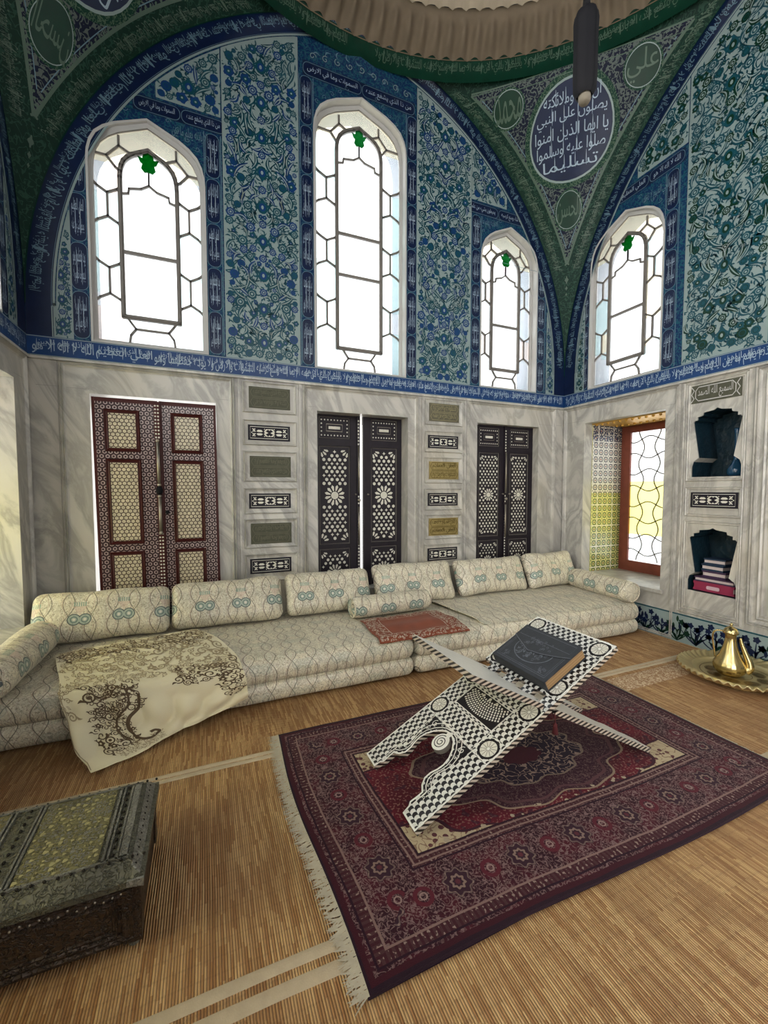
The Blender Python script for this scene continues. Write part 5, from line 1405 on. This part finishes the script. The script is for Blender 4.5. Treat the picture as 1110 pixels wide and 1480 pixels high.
# ------------------------------------------------------------------ brass tray and ewer
TC=(5.125,-2.262,.009)
t=thing('brass_tray','large round brass tray with crimped rim, on the straw mat by the right wall','tray',TC)
g=MB('brass'); N=192
def fl1(i,a,r): return (.006*cos(48*a)*(1 if r>.33 else .6)) if r>.27 else 0
prof=[(.001,.030),(.17,.030),(.20,.031),(.255,.034),(.275,.048),(.285,.060),(.30,.064),(.33,.070),(.36,.078),(.382,.084),(.388,.080),(.384,.070),(.33,.045),(.26,.018),(.001,.014)]
def dishf(a,b):
    x=b*(len(prof)-1); i=min(len(prof)-2,int(x)); f=x-i; r=prof[i][0]*(1-f)+prof[i+1][0]*f; z=prof[i][1]*(1-f)+prof[i+1][1]*f
    k=sstep(.275,.35,r) if 4<x<12.5 else 0; th=2*pi*a
    z+=k*.0085*cos(44*th+8*(r-.33)/.05*.4); r+=k*.006*cos(44*th)
    return (TC[0]+r*cos(th),TC[1]+r*sin(th),TC[2]+z)
g.grid(dishf,352,42); [g.m.__setitem__(i,'brass_pale') for i in range(len(g.m))]; dish=obj('dish',g,t)
g=MB('brass_dark'); g.lathe([(.001,.012),(.24,.012),(.25,.004),(.22,.001),(.001,.001)],TC,48); obj('foot_ring',g,t)
e=D(lambda a,b,h:(TC[0]+a,TC[1]+b,TC[2]+.0335+h),'brass_engraved',.001,.0006)
for i in range(8):
    a=i*pi/4+.3; e.ring(.165*cos(a),.165*sin(a),.055,.004,'brass_engraved',0,20,ry=.04,rot=a+pi/2); e.disc(.165*cos(a),.165*sin(a),.048,'brass_engraved',0,20,ry=.034,rot=a+pi/2)
    for k in range(6): e.spiral(.165*cos(a)+rq.uniform(-.025,.025),.165*sin(a)+rq.uniform(-.02,.02),.011,k,1.,.0028,'brass',2,1,8)
e.ring(0,0,.235,.005,'brass_dark',0,64); e.ring(0,0,.10,.004,'brass_dark',0,40)
obj('engraving',e.mb,dish)
EC=(5.085,-2.235,.042)
t=thing('brass_ewer','tall brass ewer with domed lid and fluted belly, standing on the round tray','ewer',EC)
def fl2(i,a,r): return .0045*abs(cos(11*a))-.002 if 2<=i<=6 else 0
g=MB('brass'); g.lathe([(.001,0),(.068,0),(.074,.006),(.092,.022),(.104,.045),(.107,.068),(.101,.095),(.088,.122),(.073,.152),(.060,.185),(.049,.220),(.041,.255),(.037,.285),(.036,.315),(.041,.324),(.045,.328),(.042,.332)],EC,66,None,fl2); bd=obj('body',g,t)
g=MB('brass'); g.lathe([(.050,.328),(.053,.334),(.050,.342),(.047,.350),(.038,.366),(.022,.378),(.009,.384),(.007,.389),(.012,.396),(.010,.404),(.004,.411),(.001,.414)],EC,32); obj('lid',g,t)
# lateral direction facing the camera: handle to the left, spout to the right
lv=Vector((.456,-.89,0)); 
def EP(l,z,o=0): return Vector(EC)+lv*l+Vector((0,0,z))+Vector((.89,.456,0))*o
g=MB('brass'); g.tube(smoothpts([EP(-.040,.335),EP(-.080,.338),EP(-.108,.315),EP(-.112,.26),EP(-.102,.19),EP(-.094,.118)],5),.0065,8); g.ball(EP(-.048,.338),.010,8); obj('handle',g,t)
sp=smoothpts([EP(.098,.050),EP(.120,.075),EP(.117,.115),EP(.100,.165),EP(.082,.215),EP(.066,.265),EP(.060,.300)],5)
g=MB('brass'); g.tube(sp,.01,10,rf=lambda q:.027*(1-q)**1.1+.0085); obj('spout',g,t)
# ------------------------------------------------------------------ hanging ornament below the dome
HC=(2.79,-2.79,3.145)
t=thing('hanging_ornament','dark tasselled pendant hanging on a cord from the dome','pendant',HC)
g=MB('iron'); g.lathe([(.030,.03),(.044,.05),(.047,.12),(.046,.24),(.049,.33),(.045,.355),(.030,.375),(.012,.385),(.010,.40)],HC,28,None,lambda i,a,r:.0022*cos(20*a)); obj('tassel_skirt',g,t)
g=MB('iron'); g.tube([(HC[0],HC[1],HC[2]+.39),(HC[0],HC[1],HC[2]+.5),(HC[0],HC[1],8.07)],.009,8,rf=lambda q:.016 if q<.3 else .008); obj('cord',g,t)
simple('tassel_tip',(.16,.14,.11),.8)
g=MB('tassel_tip'); g.lathe([(.001,0),(.018,.002),(.024,.012),(.026,.05),(.001,.055)],HC,20); obj('tip',g,t)
# ------------------------------------------------------------------ left window sill slab seen beside the bolster
g=MB('marble'); g.slab(rectl(.24,1.40,.44,.478),[],-.60,.05,Tl); struct('sill_slab',g,wl)
g=MB('marble'); g.slab(rectl(.30,1.37,.44,.478),[],-.60,.03,Tr); struct('sill_slab',g,wr)
# ------------------------------------------------------------------ light and camera
w=bpy.data.worlds.new('daylight'); SC.world=w; w.use_nodes=True; bg=w.node_tree.nodes['Background']; bg.inputs[0].default_value=(1.,.985,.95,1); 
_n=w.node_tree; _tc=_n.nodes.new('ShaderNodeTexCoord'); _dp=_n.nodes.new('ShaderNodeVectorMath'); _dp.operation='DOT_PRODUCT'; _dp.inputs[1].default_value=(-.86,-.50,.10)
_n.links.new(_tc.outputs['Generated'],_dp.inputs[0]); _mr=_n.nodes.new('ShaderNodeMapRange'); _mr.interpolation_type='SMOOTHSTEP'; _n.links.new(_dp.outputs['Value'],_mr.inputs[0])
_mr.inputs[1].default_value=.05; _mr.inputs[2].default_value=.85; _mr.inputs[3].default_value=SKYN; _mr.inputs[4].default_value=SKY; _n.links.new(_mr.outputs[0],bg.inputs[1])
def portal(T,u0,u1,z0,z1,h):
    l=bpy.data.lights.new('window_portal','AREA'); l.shape='RECTANGLE'; l.size=abs(u1-u0); l.size_y=z1-z0; l.cycles.is_portal=True
    o=bpy.data.objects.new('window_portal',l); COL.objects.link(o)
    c=Vector(T((u0+u1)/2,(z0+z1)/2,h)); inw=(Vector(T((u0+u1)/2,(z0+z1)/2,h+1))-c).normalized()
    o.location=c; o.rotation_euler=inw.to_track_quat('-Z','Z').to_euler()
for T,ws_ in ((Tb,WIN),(Tr,WINR),(Tl,WIN)):
    for c,t_,w_ in ws_: portal(T,c-.45,c+.45,2.74,t_,-.36)
for T,hs in ((Tb,SHB),(Tr,SHR),(Tl,SHL)):
    for a,b,c,e in hs: portal(T,a,b,c,e,-.72)
portal(Ts,2.1,3.5,.02,2.3,-.42)
cam=bpy.data.cameras.new('camera'); co_=bpy.data.objects.new('camera',cam); COL.objects.link(co_)
cam.sensor_fit='VERTICAL'; cam.sensor_height=36; cam.lens=609/1480*36; cam.clip_start=.05
yaw=math.radians(22.95); pitch=math.atan(31/609)
co_.location=(1.27,-4.19,1.5); co_.rotation_euler=(pi/2-pitch,0,-yaw); SC.camera=co_
SC.view_settings.view_transform='Standard'; SC.view_settings.look='None'; SC.view_settings.exposure=EXPO; SC.view_settings.gamma=1; SC.view_settings.use_curve_mapping=False
SC.cycles.max_bounces=10; SC.cycles.diffuse_bounces=4; SC.cycles.transparent_max_bounces=12; SC.cycles.sample_clamp_indirect=6
